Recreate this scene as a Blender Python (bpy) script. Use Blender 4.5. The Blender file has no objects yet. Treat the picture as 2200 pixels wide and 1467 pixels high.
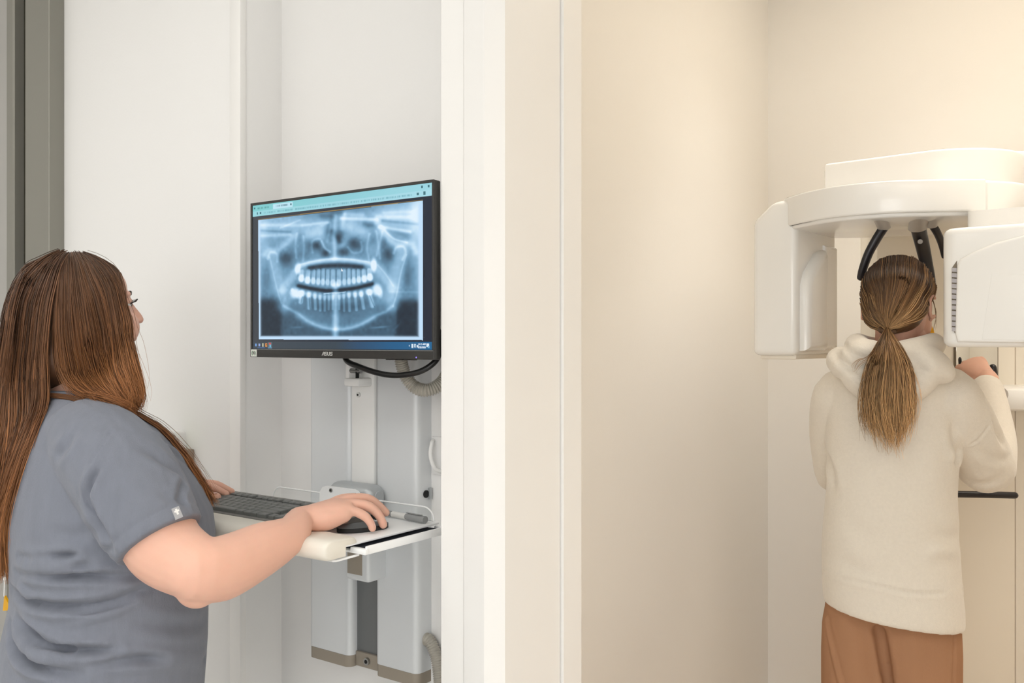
import bpy, bmesh, math, random
import numpy as np
from mathutils import Vector, Matrix
from mathutils.bvhtree import BVHTree

random.seed(7)
rng = np.random.default_rng(7)
S = bpy.context.scene
COL = S.collection

# ------------------------------------------------------------------ camera, world, light, exposure
YAW = math.radians(35.5)
CY, SY = math.cos(YAW), math.sin(YAW)
CAMZ, FPX = 1.45, 2000.0
cam_d = bpy.data.cameras.new('camera'); cam = bpy.data.objects.new('camera', cam_d); COL.objects.link(cam)
cam_d.sensor_width = 36.0; cam_d.lens = FPX / 2200.0 * 36.0; cam_d.clip_start = 0.05
cam.location = (0, 0, CAMZ); cam.rotation_euler = (math.radians(90), 0, YAW)
S.camera = cam

w = bpy.data.worlds.new('world'); S.world = w; w.use_nodes = True
w.node_tree.nodes['Background'].inputs[0].default_value = (1, 0.98, 0.95, 1)
w.node_tree.nodes['Background'].inputs[1].default_value = 0.3

S.view_settings.view_transform = 'Standard'
try: S.view_settings.look = 'None'
except Exception: pass
S.view_settings.gamma = 1.0
S.view_settings.use_curve_mapping = False
EXPOSURE = -0.10
S.view_settings.exposure = EXPOSURE

# rectangular ceiling lamps: (x, y, sx, sy, watts, colour); fixtures are built further down at the same places
CEIL = 2.95
CW_, WW_ = (0.945, 0.98, 1.0), (1, 0.975, 0.94)
SPREAD = [140, 140, 140, 140, 140, 140, 100, 75]
LAMPS = [(-2.2, 0.0, 1.2, 0.6, 3.8, CW_), (-0.5, -0.5, 1.2, 0.6, 5, CW_), (1.2, -0.3, 1.2, 0.6, 10.5, CW_),
         (-2.2, -1.7, 1.2, 0.6, 4, CW_), (-0.5, -1.9, 1.2, 0.6, 5, CW_), (1.2, -1.9, 1.2, 0.6, 8, CW_),  # right-hand corridor panels added so that faces turned right get light
         (0.25, 2.55, 1.2, 1.2, 8.0, WW_), (-0.72, 2.95, 0.4, 0.4, 4.2, WW_)]  # small last lamp added to lift the dark lower corner
# fill light at an added, unseen window in the wall behind the photographer
FILL_WIN = (-0.3, 2.0, 0.85, 2.35)
l = bpy.data.lights.new('rear_fill_light', 'AREA'); l.shape = 'RECTANGLE'; l.size = FILL_WIN[1] - FILL_WIN[0] - .1; l.size_y = FILL_WIN[3] - FILL_WIN[2] - .1; l.energy = 44; l.color = (1.0, 1.0, 1.0)
o = bpy.data.objects.new('rear_fill_light', l); COL.objects.link(o); o.location = ((FILL_WIN[0] + FILL_WIN[1]) / 2, -2.78, (FILL_WIN[2] + FILL_WIN[3]) / 2); o.rotation_euler = (math.radians(90), 0, 0)
S.cycles.diffuse_bounces = 10; S.cycles.max_bounces = 16
for i, (x, y, sx, sy, wt, c) in enumerate(LAMPS):
    l = bpy.data.lights.new('ceiling_lamp', 'AREA'); l.shape = 'RECTANGLE'; l.size = sx; l.size_y = sy
    l.energy = wt; l.color = c; l.spread = math.radians(SPREAD[i])
    o = bpy.data.objects.new('ceiling_lamp', l); COL.objects.link(o); o.location = (x, y, CEIL - 0.035)

# ------------------------------------------------------------------ helpers: places
def CW(r, d, z=0.0):
    """point r metres right of, d metres ahead of the tripod"""
    return Vector((CY * r - SY * d, SY * r + CY * d, z))
def P(px, py, d):
    return CW((px - 1100) / FPX * d, d, CAMZ - (py - 733.5) / FPX * d)
def proj(V):
    V = np.asarray(V, float); r = CY * V[..., 0] + SY * V[..., 1]; d = -SY * V[..., 0] + CY * V[..., 1]
    return 1100 + FPX * r / d, 733.5 - FPX * (V[..., 2] - CAMZ) / d
def PY(px, py, Y):
    a = (px - 1100) / FPX
    return P(px, py, Y / (SY * a + CY))
def ratio(px):
    a = (px - 1100) / FPX
    return (CY * a - SY) / (SY * a + CY)

# ------------------------------------------------------------------ helpers: materials
MATS = {}
def lin(c):
    return tuple((v / 12.92 if v <= 0.04045 else ((v + 0.055) / 1.055) ** 2.4) for v in c)
def rgb(r, g, b):
    return lin((r / 255, g / 255, b / 255)) + (1,)
def mat(name, col, rough=0.5, metal=0.0, spec=0.5, bump=0.0, bscale=200.0, var=0.0, vscale=8.0, sss=0.0, trans=0.0, ior=1.45, coat=0.0,
        stretch=None, emit=None, estr=0.0, alpha=1.0, sheen=0.0):
    if name in MATS: return MATS[name]
    m = bpy.data.materials.new(name); m.use_nodes = True; nt = m.node_tree; b = nt.nodes['Principled BSDF']
    b.inputs['Base Color'].default_value = col; b.inputs['Roughness'].default_value = rough; b.inputs['Metallic'].default_value = metal
    b.inputs['Specular IOR Level'].default_value = spec; b.inputs['IOR'].default_value = ior
    b.inputs['Transmission Weight'].default_value = trans; b.inputs['Coat Weight'].default_value = coat; b.inputs['Alpha'].default_value = alpha
    b.inputs['Sheen Weight'].default_value = sheen
    if sss:
        b.inputs['Subsurface Weight'].default_value = sss; b.inputs['Subsurface Radius'].default_value = (0.012, 0.005, 0.003)
        b.inputs['Subsurface Scale'].default_value = 0.6
    if emit:
        b.inputs['Emission Color'].default_value = emit; b.inputs['Emission Strength'].default_value = estr
    tc = nt.nodes.new('ShaderNodeTexCoord'); mp = nt.nodes.new('ShaderNodeMapping')
    nt.links.new(tc.outputs['Object'], mp.inputs[0])
    if stretch: mp.inputs['Scale'].default_value = stretch
    n = nt.nodes.new('ShaderNodeTexNoise'); n.inputs['Scale'].default_value = vscale; n.inputs['Detail'].default_value = 5
    nt.links.new(mp.outputs[0], n.inputs[0])
    mx = nt.nodes.new('ShaderNodeMix'); mx.data_type = 'RGBA'
    k = max(var, 0.012)
    mx.inputs[6].default_value = tuple(max(0, c * (1 - k)) for c in col[:3]) + (1,)
    mx.inputs[7].default_value = tuple(min(1, c * (1 + k)) for c in col[:3]) + (1,)
    nt.links.new(n.outputs[0], mx.inputs[0]); nt.links.new(mx.outputs[2], b.inputs['Base Color'])
    if bump:
        n2 = nt.nodes.new('ShaderNodeTexNoise'); n2.inputs['Scale'].default_value = bscale; n2.inputs['Detail'].default_value = 3
        nt.links.new(mp.outputs[0], n2.inputs[0])
        bp = nt.nodes.new('ShaderNodeBump'); bp.inputs['Strength'].default_value = bump; bp.inputs['Distance'].default_value = 0.002
        nt.links.new(n2.outputs[0], bp.inputs['Height']); nt.links.new(bp.outputs[0], b.inputs['Normal'])
    MATS[name] = m
    return m
def attr_mat(name, rough=0.4, emit=False, estr=1.0, spec=0.5):
    m = bpy.data.materials.new(name); m.use_nodes = True; nt = m.node_tree; b = nt.nodes['Principled BSDF']
    a = nt.nodes.new('ShaderNodeAttribute'); a.attribute_name = 'Col'
    b.inputs['Roughness'].default_value = rough; b.inputs['Specular IOR Level'].default_value = spec
    if emit:
        b.inputs['Base Color'].default_value = (0.01, 0.011, 0.013, 1)
        nt.links.new(a.outputs['Color'], b.inputs['Emission Color']); b.inputs['Emission Strength'].default_value = estr
    else:
        nt.links.new(a.outputs['Color'], b.inputs['Base Color'])
    MATS[name] = m
    return m

M = {}
M['paint'] = mat('white_wall_paint', (0.80, 0.795, 0.785, 1), 0.55, bump=0.08, bscale=160, var=0.01, vscale=1.5)
M['paint_warm'] = mat('warm_white_wall_paint', (0.81, 0.793, 0.762, 1), 0.5, bump=0.08, bscale=160, var=0.01, vscale=1.2)
M['trim'] = mat('white_satin_trim', (0.82, 0.81, 0.79, 1), 0.4, var=0.01)
M['ceil'] = mat('ceiling_tile_white', (0.85, 0.84, 0.82, 1), 0.8, bump=0.3, bscale=300)
M['floor'] = mat('grey_vinyl_floor', (0.63, 0.62, 0.60, 1), 0.45, var=0.12, vscale=30, bump=0.05)
M['steel'] = mat('grey_painted_steel', rgb(138, 136, 128), 0.42, 0.25, bump=0.04, bscale=90, var=0.05, vscale=6)
M['steel_dark'] = mat('dark_door_gasket', rgb(58, 56, 46), 0.6, var=0.05)
M['door'] = mat('pale_grey_door_leaf', rgb(168, 166, 162), 0.45, var=0.03)
M['alu'] = mat('satin_silver_panel', rgb(216, 219, 221), 0.42, 0.12, bump=0.02, bscale=400, var=0.015)
M['alu2'] = mat('cast_silver_hinge', rgb(176, 180, 182), 0.4, 0.35, var=0.03)
M['greige'] = mat('greige_plastic_cap', rgb(150, 141, 128), 0.55, var=0.02)
M['track'] = mat('grey_extruded_track', rgb(120, 122, 123), 0.42, 0.5, var=0.03, stretch=(80, 80, 1))
M['white_pl'] = mat('white_plastic', rgb(236, 236, 234), 0.35, var=0.01)
M['white_metal'] = mat('white_powder_coat', rgb(238, 239, 239), 0.35, bump=0.03, bscale=900, var=0.01)
M['cream'] = mat('cream_padded_vinyl', rgb(224, 219, 208), 0.5, bump=0.05, bscale=300, var=0.02)
M['black_pl'] = mat('black_plastic', (0.022, 0.022, 0.022, 1), 0.38, bump=0.03, bscale=800, var=0.05)
M['dark_pl'] = mat('dark_grey_bezel', (0.030, 0.029, 0.027, 1), 0.42, bump=0.05, bscale=900, var=0.05)
M['rubber'] = mat('black_rubber_cable', (0.012, 0.012, 0.012, 1), 0.35, var=0.05)
M['pad'] = mat('dark_slate_mouse_pad', rgb(62, 66, 76), 0.8, bump=0.1, bscale=900, var=0.05)
M['key'] = mat('charcoal_key_plastic', rgb(106, 108, 106), 0.42, bump=0.05, bscale=1200, var=0.04)
M['kbody'] = mat('charcoal_keyboard_case', rgb(122, 120, 116), 0.45, var=0.04)
M['hose'] = mat('grey_corrugated_hose', rgb(176, 172, 162), 0.5, var=0.03)
M['acrylic'] = mat('clear_acrylic', (0.97, 0.98, 0.98, 1), 0.05, trans=1.0, ior=1.2)
M['screw'] = mat('steel_screw', (0.35, 0.35, 0.34, 1), 0.3, 0.9)
M['hole'] = mat('dark_recess', (0.01, 0.01, 0.01, 1), 0.7)
M['pen'] = mat('smoky_grey_pen_plastic', rgb(132, 134, 134), 0.25, var=0.03)
M['lite'] = mat('silver_print', (0.62, 0.62, 0.6, 1), 0.35)
M['paper'] = mat('white_sticker', rgb(225, 228, 220), 0.6)
M['green'] = mat('green_print', rgb(22, 112, 72), 0.5)
M['yellow'] = mat('yellow_plastic', rgb(232, 172, 12), 0.4, var=0.03)
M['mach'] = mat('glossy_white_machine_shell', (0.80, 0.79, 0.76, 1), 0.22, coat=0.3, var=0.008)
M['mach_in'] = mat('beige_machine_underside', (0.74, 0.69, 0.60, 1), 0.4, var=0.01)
M['mach_grey'] = mat('grey_machine_plastic', rgb(178, 172, 164), 0.4, var=0.02)
M['vent'] = mat('grey_vent_slat', rgb(168, 164, 166), 0.5)
M['seam'] = mat('dark_seam', rgb(120, 110, 96), 0.7)
M['mirror'] = mat('mirror_glass', (0.86, 0.86, 0.82, 1), 0.02, 1.0)
M['arm'] = mat('black_head_support', (0.016, 0.014, 0.016, 1), 0.3, var=0.05)
M['skin'] = mat('skin', (0.74, 0.44, 0.335, 1), 0.48, spec=0.35, sss=0.25, bump=0.06, bscale=500, var=0.06, vscale=26)
M['skin2'] = mat('skin_patient', (0.66, 0.39, 0.29, 1), 0.5, spec=0.35, sss=0.2, bump=0.06, bscale=500, var=0.06, vscale=26)
M['nail'] = mat('fingernail', (0.84, 0.58, 0.50, 1), 0.25)
M['lip'] = mat('lip', (0.55, 0.22, 0.2, 1), 0.4)
M['eye'] = mat('eyeball', (0.8, 0.78, 0.75, 1), 0.15)
M['iris'] = mat('iris_brown', (0.05, 0.03, 0.02, 1), 0.1)
M['lash'] = mat('eyelash', (0.012, 0.01, 0.01, 1), 0.5)
M['scrub'] = mat('grey_blue_scrub_fabric', rgb(119, 123, 134), 0.85, spec=0.15, bump=0.35, bscale=900, var=0.10, vscale=60, stretch=(1, 1, 0.12), sheen=0.15)
M['scrub_tag'] = mat('grey_woven_tag', rgb(168, 168, 172), 0.7)
M['trousers'] = mat('grey_trouser_fabric', rgb(88, 91, 98), 0.85, spec=0.15, bump=0.3, bscale=900)
M['shoe'] = mat('white_shoe', (0.7, 0.7, 0.7, 1), 0.5)
M['hoodie'] = mat('oatmeal_fleece', rgb(216, 208, 195), 0.95, spec=0.1, bump=0.5, bscale=420, var=0.05, vscale=140, sheen=0.3)
M['tan'] = mat('tan_trouser_fabric', rgb(160, 120, 91), 0.9, spec=0.1, bump=0.25, bscale=700, var=0.05, vscale=12, stretch=(1, 1, 0.25))
M['band'] = mat('brown_hair_tie', (0.07, 0.035, 0.015, 1), 0.6, bump=0.4, bscale=300)
M['led_g'] = mat('green_led', (0.5, 0.9, 0.3, 1), 0.3, emit=(0.55, 1, 0.2, 1), estr=2.5)
M['led_v'] = mat('violet_led', (0.2, 0.15, 0.6, 1), 0.3, emit=(0.22, 0.16, 1, 1), estr=1.2)
M['lampface'] = mat('lamp_diffuser', (0.9, 0.9, 0.88, 1), 0.5, emit=(1, 0.96, 0.9, 1), estr=3.0)
M['lampwarm'] = mat('warm_lamp_diffuser', (0.9, 0.88, 0.8, 1), 0.5, emit=(1, 0.85, 0.65, 1), estr=3.0)
M['hair'] = attr_mat('hair_strands', 0.42, spec=0.35)

# ------------------------------------------------------------------ helpers: objects
ORG = {}
def tag(o, label=None, cat=None, group=None, kind=None):
    if label: o['label'] = label
    if cat: o['category'] = cat
    if group: o['group'] = group
    if kind: o['kind'] = kind
    return o
def thing(name, loc, label, cat, group=None):
    o = bpy.data.objects.new(name, None); o.empty_display_size = 0.05; COL.objects.link(o)
    o.location = loc; ORG[o.name] = Vector(loc)
    return tag(o, label, cat, group)
def place(o, parent, org):
    COL.objects.link(o); ORG[o.name] = Vector(org)
    if parent is not None:
        o.parent = parent; o.location = Vector(org) - ORG[parent.name]
    else: o.location = org
    return o
def shade(me, ang=None):
    me.polygons.foreach_set('use_smooth', [True] * len(me.polygons))
    if ang is not None:
        try: me.set_sharp_from_angle(angle=math.radians(ang))
        except Exception: pass
def mk(name, V, Fc, m, parent=None, org=None, smooth=None, col=None):
    """one mesh object from world-space vertices"""
    V = np.asarray(V, dtype=np.float64)
    if org is None:
        lo, hi = V.min(0), V.max(0); c = (lo + hi) / 2
        org = Vector((c[0], c[1], lo[2] if parent is None else c[2]))
    me = bpy.data.meshes.new(name)
    L = V - np.asarray(org)
    if isinstance(Fc, np.ndarray):
        k = Fc.shape[1]; n = len(Fc)
        me.vertices.add(len(L)); me.vertices.foreach_set('co', L.ravel().astype(np.float32))
        me.loops.add(n * k); me.loops.foreach_set('vertex_index', Fc.ravel().astype(np.int32))
        me.polygons.add(n); me.polygons.foreach_set('loop_start', np.arange(0, n * k, k, dtype=np.int32))
        try: me.polygons.foreach_set('loop_total', np.full(n, k, dtype=np.int32))
        except Exception: pass
        me.update(calc_edges=True); me.validate()
    else:
        me.from_pydata(L.tolist(), [], Fc); me.update()
    if col is not None:
        a = me.color_attributes.new('Col', 'FLOAT_COLOR', 'POINT')
        a.data.foreach_set('color', np.asarray(col, np.float32).ravel())
    if m is not None: me.materials.append(m)
    if smooth is not None: shade(me, None if smooth is True else smooth)
    o = bpy.data.objects.new(name, me)
    return place(o, parent, org)
def thin(o, ratio_):
    """collapse flat areas of a dense surface"""
    md = o.modifiers.new('d', 'DECIMATE'); md.ratio = ratio_
    dg = bpy.context.evaluated_depsgraph_get(); dg.update()
    me = bpy.data.meshes.new_from_object(o.evaluated_get(dg)); old = o.data; o.modifiers.clear(); o.data = me; bpy.data.meshes.remove(old)
    shade(me); return o
def mkbm(name, bm, m, parent=None, org=None, smooth=None):
    bmesh.ops.recalc_face_normals(bm, faces=bm.faces)
    V = [v.co[:] for v in bm.verts]; bm.verts.index_update()
    Fc = [[v.index for v in f.verts] for f in bm.faces]; bm.free()
    return mk(name, V, Fc, m, parent, org, smooth)
def xform(bm, mtx): bmesh.ops.transform(bm, matrix=mtx, verts=bm.verts)
def box_bm(c, s, bev=0.0, seg=2, rz=0.0, rx=0.0):
    bm = bmesh.new(); bmesh.ops.create_cube(bm, size=1.0)
    bmesh.ops.scale(bm, vec=s, verts=bm.verts)
    if bev: bmesh.ops.bevel(bm, geom=list(bm.edges), offset=min(bev, min(s) * 0.49), segments=seg, profile=0.5, affect='EDGES')
    xform(bm, Matrix.Translation(c) @ Matrix.Rotation(rz, 4, 'Z') @ Matrix.Rotation(rx, 4, 'X'))
    return bm
def box(name, lo, hi, m, parent=None, bev=0.0, seg=2, smooth=None, org=None):
    lo, hi = Vector(lo), Vector(hi)
    return mkbm(name, box_bm((lo + hi) / 2, hi - lo, bev, seg), m, parent, org, smooth if smooth is not None else (40 if bev else None))
def prism_bm(poly, z0, z1, bev=0.0, seg=3, vert_bev=0.0):
    bm = bmesh.new()
    a = [bm.verts.new((p[0], p[1], z0)) for p in poly]; b = [bm.verts.new((p[0], p[1], z1)) for p in poly]
    n = len(poly); bot = bm.faces.new(a[::-1]); top = bm.faces.new(b)
    for i in range(n): bm.faces.new((a[i], a[(i + 1) % n], b[(i + 1) % n], b[i]))
    bmesh.ops.recalc_face_normals(bm, faces=bm.faces)
    if bev:
        es = [e for e in bm.edges if abs(e.verts[0].co.z - e.verts[1].co.z) < 1e-6]
        bmesh.ops.bevel(bm, geom=es, offset=bev, segments=seg, profile=0.5, affect='EDGES')
    return bm
def prism(name, poly, z0, z1, m, parent=None, bev=0.0, seg=3, smooth=None):
    return mkbm(name, prism_bm(poly, z0, z1, bev, seg), m, parent, None, smooth if smooth is not None else (35 if bev else None))
def join_bm(dst, src):
    src.verts.index_update(); vs = [dst.verts.new(v.co) for v in src.verts]
    for f in src.faces: dst.faces.new([vs[v.index] for v in f.verts])
    src.free(); return dst
def cyl_bm(a, b, r, n=24, r2=None):
    a, b = Vector(a), Vector(b); bm = bmesh.new(); d = b - a
    bmesh.ops.create_cone(bm, cap_ends=True, segments=n, radius1=r, radius2=r if r2 is None else r2, depth=d.length)
    q = Vector((0, 0, 1)).rotation_difference(d.normalized())
    xform(bm, Matrix.Translation((a + b) / 2) @ q.to_matrix().to_4x4())
    return bm
def cat_spline(pts, n):
    p = np.asarray([tuple(q) for q in pts], float); m = len(p)
    seg = np.r_[0, np.cumsum(np.maximum(np.linalg.norm(np.diff(p, axis=0), axis=1), 1e-6))]
    t = np.linspace(0, seg[-1], n); i = np.clip(np.searchsorted(seg, t, side='right') - 1, 0, m - 2)
    u = ((t - seg[i]) / (seg[i + 1] - seg[i]))[:, None]
    h = (seg[i + 1] - seg[i])[:, None]
    tan = np.empty_like(p)
    tan[1:-1] = (p[2:] - p[:-2]) / (seg[2:] - seg[:-2])[:, None]
    tan[0] = (p[1] - p[0]) / (seg[1] - seg[0]); tan[-1] = (p[-1] - p[-2]) / (seg[-1] - seg[-2])
    return ((2 * u**3 - 3 * u**2 + 1) * p[i] + (u**3 - 2 * u**2 + u) * h * tan[i] + (-2 * u**3 + 3 * u**2) * p[i + 1] + (u**3 - u**2) * h * tan[i + 1])
def tube_mesh(path, rad, n=12, side=None, caps=True, ratio_=1.0, rnd=True):
    """swept elliptical tube; rad per point (across `side`), ratio_ scales the other axis (scalar or per point)"""
    p = np.asarray([tuple(q) for q in path], float); k = len(p)
    rad = np.broadcast_to(np.asarray(rad, float), (k,)).copy(); rt = np.broadcast_to(np.asarray(ratio_, float), (k,)).copy()
    tan = np.gradient(p, axis=0); tan /= np.linalg.norm(tan, axis=1)[:, None] + 1e-12
    if rnd:
        h0, h1 = rad[0] * min(1, rt[0]), rad[-1] * min(1, rt[-1])
        ex = [0.98, 0.85, 0.5]
        pre = [p[0] - tan[0] * h0 * e for e in ex]; post = [p[-1] + tan[-1] * h1 * e for e in ex[::-1]]
        sc = [math.sqrt(1 - e * e) for e in ex]
        p = np.vstack([pre, p, post]); rad = np.r_[[rad[0] * s for s in sc], rad, [rad[-1] * s for s in sc[::-1]]]
        rt = np.r_[[rt[0]] * 3, rt, [rt[-1]] * 3]; tan = np.vstack([[tan[0]] * 3, tan, [tan[-1]] * 3]); k += 6
    s = np.asarray(side if side is not None else ((0, 0, 1) if abs(tan[0][2]) < 0.9 else (1, 0, 0)), float)
    V = []; ang = np.linspace(0, 2 * math.pi, n, endpoint=False)
    for i in range(k):
        a = s - tan[i] * s.dot(tan[i]); a /= np.linalg.norm(a) + 1e-12
        if side is None: s = a
        b = np.cross(tan[i], a)
        V.append(p[i] + rad[i] * (np.cos(ang)[:, None] * a + rt[i] * np.sin(ang)[:, None] * b))
    V = np.vstack(V); Fc = []
    for i in range(k - 1):
        for j in range(n):
            j2 = (j + 1) % n; Fc.append([i * n + j, i * n + j2, (i + 1) * n + j2, (i + 1) * n + j])
    if caps:
        Fc.append(list(range(n))[::-1]); Fc.append([(k - 1) * n + j for j in range(n)])
    return V, Fc
def tube(name, path, rad, m, parent=None, n=12, **kw):
    V, Fc = tube_mesh(path, rad, n, **kw); return mk(name, V, Fc, m, parent, None, 50)
def ellipsoid_mesh(c, R, rot=None, n=24, k=14):
    th = np.linspace(0, math.pi, k + 1)[1:-1]; ph = np.linspace(0, 2 * math.pi, n, endpoint=False)
    V = [(0, 0, 1)] + [(math.sin(t) * math.cos(f), math.sin(t) * math.sin(f), math.cos(t)) for t in th for f in ph] + [(0, 0, -1)]
    V = np.asarray(V) * np.asarray(R)
    if rot is not None: V = V @ np.asarray(rot).T
    V = V + np.asarray(tuple(c)); Fc = []; r = k - 1
    for j in range(n): Fc.append([0, 1 + j, 1 + (j + 1) % n])
    for i in range(r - 1):
        for j in range(n):
            j2 = (j + 1) % n; Fc.append([1 + i * n + j, 1 + (i + 1) * n + j, 1 + (i + 1) * n + j2, 1 + i * n + j2])
    e = len(V) - 1
    for j in range(n): Fc.append([e, 1 + (r - 1) * n + (j + 1) % n, 1 + (r - 1) * n + j])
    return V, Fc
def rings_mesh(rings):
    n = len(rings[0]); V = np.vstack([np.asarray([tuple(q) for q in r]) for r in rings]); k = len(rings); Fc = []
    for i in range(k - 1):
        for j in range(n):
            j2 = (j + 1) % n; Fc.append([i * n + j, i * n + j2, (i + 1) * n + j2, (i + 1) * n + j])
    Fc.append(list(range(n))[::-1]); Fc.append([(k - 1) * n + j for j in range(n)])
    return V, Fc
def fix_orient(V, Fc):
    vol = 0.0
    for f in Fc:
        for i in range(1, len(f) - 1):
            vol += np.dot(V[f[0]], np.cross(V[f[i]], V[f[i + 1]]))
    return (V, [g[::-1] for g in Fc]) if vol < 0 else (V, Fc)
def laplacian(V, Q, it, lam=0.5, mu=-0.52):
    E = np.vstack([Q[:, [0, 1]], Q[:, [1, 2]], Q[:, [2, 3]], Q[:, [3, 0]]]); E = np.vstack([E, E[:, ::-1]])
    n = len(V); deg = np.bincount(E[:, 0], minlength=n).astype(float)[:, None] + 1e-9
    for t in range(it):
        for w_ in ((lam, mu) if mu else (lam,)):
            A = np.stack([np.bincount(E[:, 0], weights=V[E[:, 1], c], minlength=n) for c in range(3)], 1) / deg
            V = V + w_ * (A - V)
    return V
def smooth_masked(V, Q, mask, it):
    m_ = mask[:, None]
    for t in range(it): V = V * (1 - m_) + laplacian(V, Q, 1, .6, -.58) * m_
    return V
def blob(parts, voxel, it=4, lam=0.5, mu=-0.52):
    """union of closed shapes as one continuous quad surface"""
    VV, FF, o = [], [], 0
    for V, Fc in parts:
        V = np.asarray(V); c = V.mean(0); V2, F2 = fix_orient(V - c, Fc); V2 = V2 + c
        VV.append(V2); FF += [[i + o for i in f] for f in F2]; o += len(V2)
    VV = np.vstack(VV)
    me = bpy.data.meshes.new('tmp'); me.from_pydata(VV.tolist(), [], FF); me.update()
    ob = bpy.data.objects.new('tmp', me); COL.objects.link(ob)
    md = ob.modifiers.new('r', 'REMESH'); md.mode = 'VOXEL'; md.voxel_size = voxel; md.adaptivity = 0.0
    dg = bpy.context.evaluated_depsgraph_get(); dg.update(); ev = ob.evaluated_get(dg); em = ev.to_mesh()
    nv = len(em.vertices); V = np.empty(nv * 3, np.float32); em.vertices.foreach_get('co', V); V = V.reshape(-1, 3).astype(float)
    nl = len(em.loops); li = np.empty(nl, np.int32); em.loops.foreach_get('vertex_index', li); Q = li.reshape(-1, 4).astype(np.int64)
    ev.to_mesh_clear(); bpy.data.objects.remove(ob); bpy.data.meshes.remove(me)
    return laplacian(V, Q, it, lam, mu), Q
def vnormals(V, Q):
    n = np.cross(V[Q[:, 2]] - V[Q[:, 0]], V[Q[:, 3]] - V[Q[:, 1]]); N = np.zeros_like(V)
    for j in range(4):
        for c in range(3): N[:, c] += np.bincount(Q[:, j], weights=n[:, c], minlength=len(V))
    return N / (np.linalg.norm(N, axis=1)[:, None] + 1e-12)
def bvh_of(V, Q): return BVHTree.FromPolygons([tuple(v) for v in V], [tuple(int(i) for i in q) for q in Q])
CAMV = Vector((0, 0, CAMZ))
def cast(bvh, px, py):
    d = (P(px, py, 1.0) - CAMV).normalized(); h = bvh.ray_cast(CAMV, d)
    return h[0]
def fold(V, N, pts, width, depth, taper=True):
    """press (depth<0) or raise a crease along a polyline lying on the surface"""
    L = cat_spline(pts, 40); lo, hi = L.min(0) - 4 * width, L.max(0) + 4 * width
    idx = np.where(((V > lo) & (V < hi)).all(1))[0]
    if len(idx) == 0: return V
    D = np.linalg.norm(V[idx][:, None, :] - L[None], axis=2); j = D.argmin(1); d = D.min(1)
    t = j / 39.0; tp = np.sin(np.clip(t, 0.02, 0.98) * math.pi) ** 0.6 if taper else 1.0
    g = np.exp(-(d / width) ** 2) - 0.45 * np.exp(-((d - 2.0 * width) / width) ** 2)
    V = V.copy(); V[idx] += N[idx] * (depth * g * tp)[:, None]
    return V
def surf_line(bvh, pxs):
    out = [cast(bvh, *p) for p in pxs]; return [o for o in out if o is not None]

# ------------------------------------------------------------------ structure
def struct(o): return tag(o, kind='structure')
YW, YA, YB = 1.404, 1.525, 1.603           # left wall face, alcove wall face, back of the partition
XR = ratio(518) * YW                        # alcove's left return
struct(box('floor', (-3.5, -2.9, -0.1), (2.3, 3.75, 0), M['floor']))
M['floor_bounce'] = mat('tan_bounce_floor', (0.66, 0.54, 0.41, 1), 0.45, var=0.08, vscale=30)
struct(box('floor_scan_room_bounce', (-1.30, 1.604, 0.0), (1.6, 3.54, 0.002), M['floor_bounce']))  # unseen tan sheet added to bounce warm light onto the lower walls
struct(box('ceiling', (-3.5, -2.9, CEIL), (2.3, 3.75, CEIL + 0.1), M['ceil']))
struct(box('wall_left', (-3.4, YW, 0), (XR, YB, CEIL), M['paint'], bev=0.003))
struct(box('wall_alcove', (XR, YA, 0), (ratio(948) * 1.335, YB, CEIL), M['paint']))
struct(box('trim_1', (ratio(497) * YW, YW - 0.006, 0), (XR + 0.004, YW + 0.012, CEIL), M['trim'], bev=0.003))
xD = ratio(1085) * 1.352
yE = xD / ratio(1203); yF = (xD + 0.006) / ratio(1249)
prof = [(ratio(948) * 1.335, 1.335), (ratio(995) * 1.335, 1.335), (ratio(997) * 1.331, 1.331), (ratio(1040) * 1.324, 1.324), (xD, 1.352), (xD, yE),
        (xD - 0.006, yE), (xD - 0.006, yE + 0.004), (xD + 0.006, yE + 0.004), (xD + 0.006, yF), (ratio(948) * 1.335, yF)]
struct(prism('wall_partition', prof, 0, CEIL, M['trim']))
XL, YBK = -1.30, -1.30 / ratio(1650)
struct(box('wall_scan_room_left', (XL - 0.1, YB, 0), (XL, YBK + 0.1, CEIL), M['paint_warm']))
struct(box('wall_scan_room_back', (XL, YBK, 0), (1.7, YBK + 0.1, CEIL), M['paint_warm']))
struct(box('wall_scan_room_right', (1.6, YB, 0), (1.7, YBK, CEIL), M['paint_warm']))
struct(box('wall_doorway_right', (0.35, 1.335, 0), (2.2, YB, CEIL), M['paint']))
struct(box('wall_doorway_header', (xD, 1.36, 2.35), (0.35, YB, CEIL), M['paint']))
struct(box('wall_corridor_left', (-3.5, -2.8, 0), (-3.4, YB, CEIL), M['paint']))
struct(box('wall_corridor_right', (2.2, -2.8, 0), (2.3, YB, CEIL), M['paint']))
bm = bmesh.new()
for lo, hi in (((-3.4, 0), (FILL_WIN[0], CEIL)), ((FILL_WIN[1], 0), (2.2, CEIL)), ((FILL_WIN[0], 0), (FILL_WIN[1], FILL_WIN[2])), ((FILL_WIN[0], FILL_WIN[3]), (FILL_WIN[1], CEIL))):
    join_bm(bm, box_bm(((lo[0] + hi[0]) / 2, -2.85, (lo[1] + hi[1]) / 2), (hi[0] - lo[0], .1, hi[1] - lo[1])))
struct(mkbm('wall_corridor_rear', bm, M['paint']))
fill_win = bpy.data.objects.new('added_window_1', None); COL.objects.link(fill_win); fill_win.location = ((FILL_WIN[0] + FILL_WIN[1]) / 2, -2.85, FILL_WIN[2]); ORG[fill_win.name] = Vector(fill_win.location); struct(fill_win)  # added window out of view, built around the fill light
bm = bmesh.new()
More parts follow.
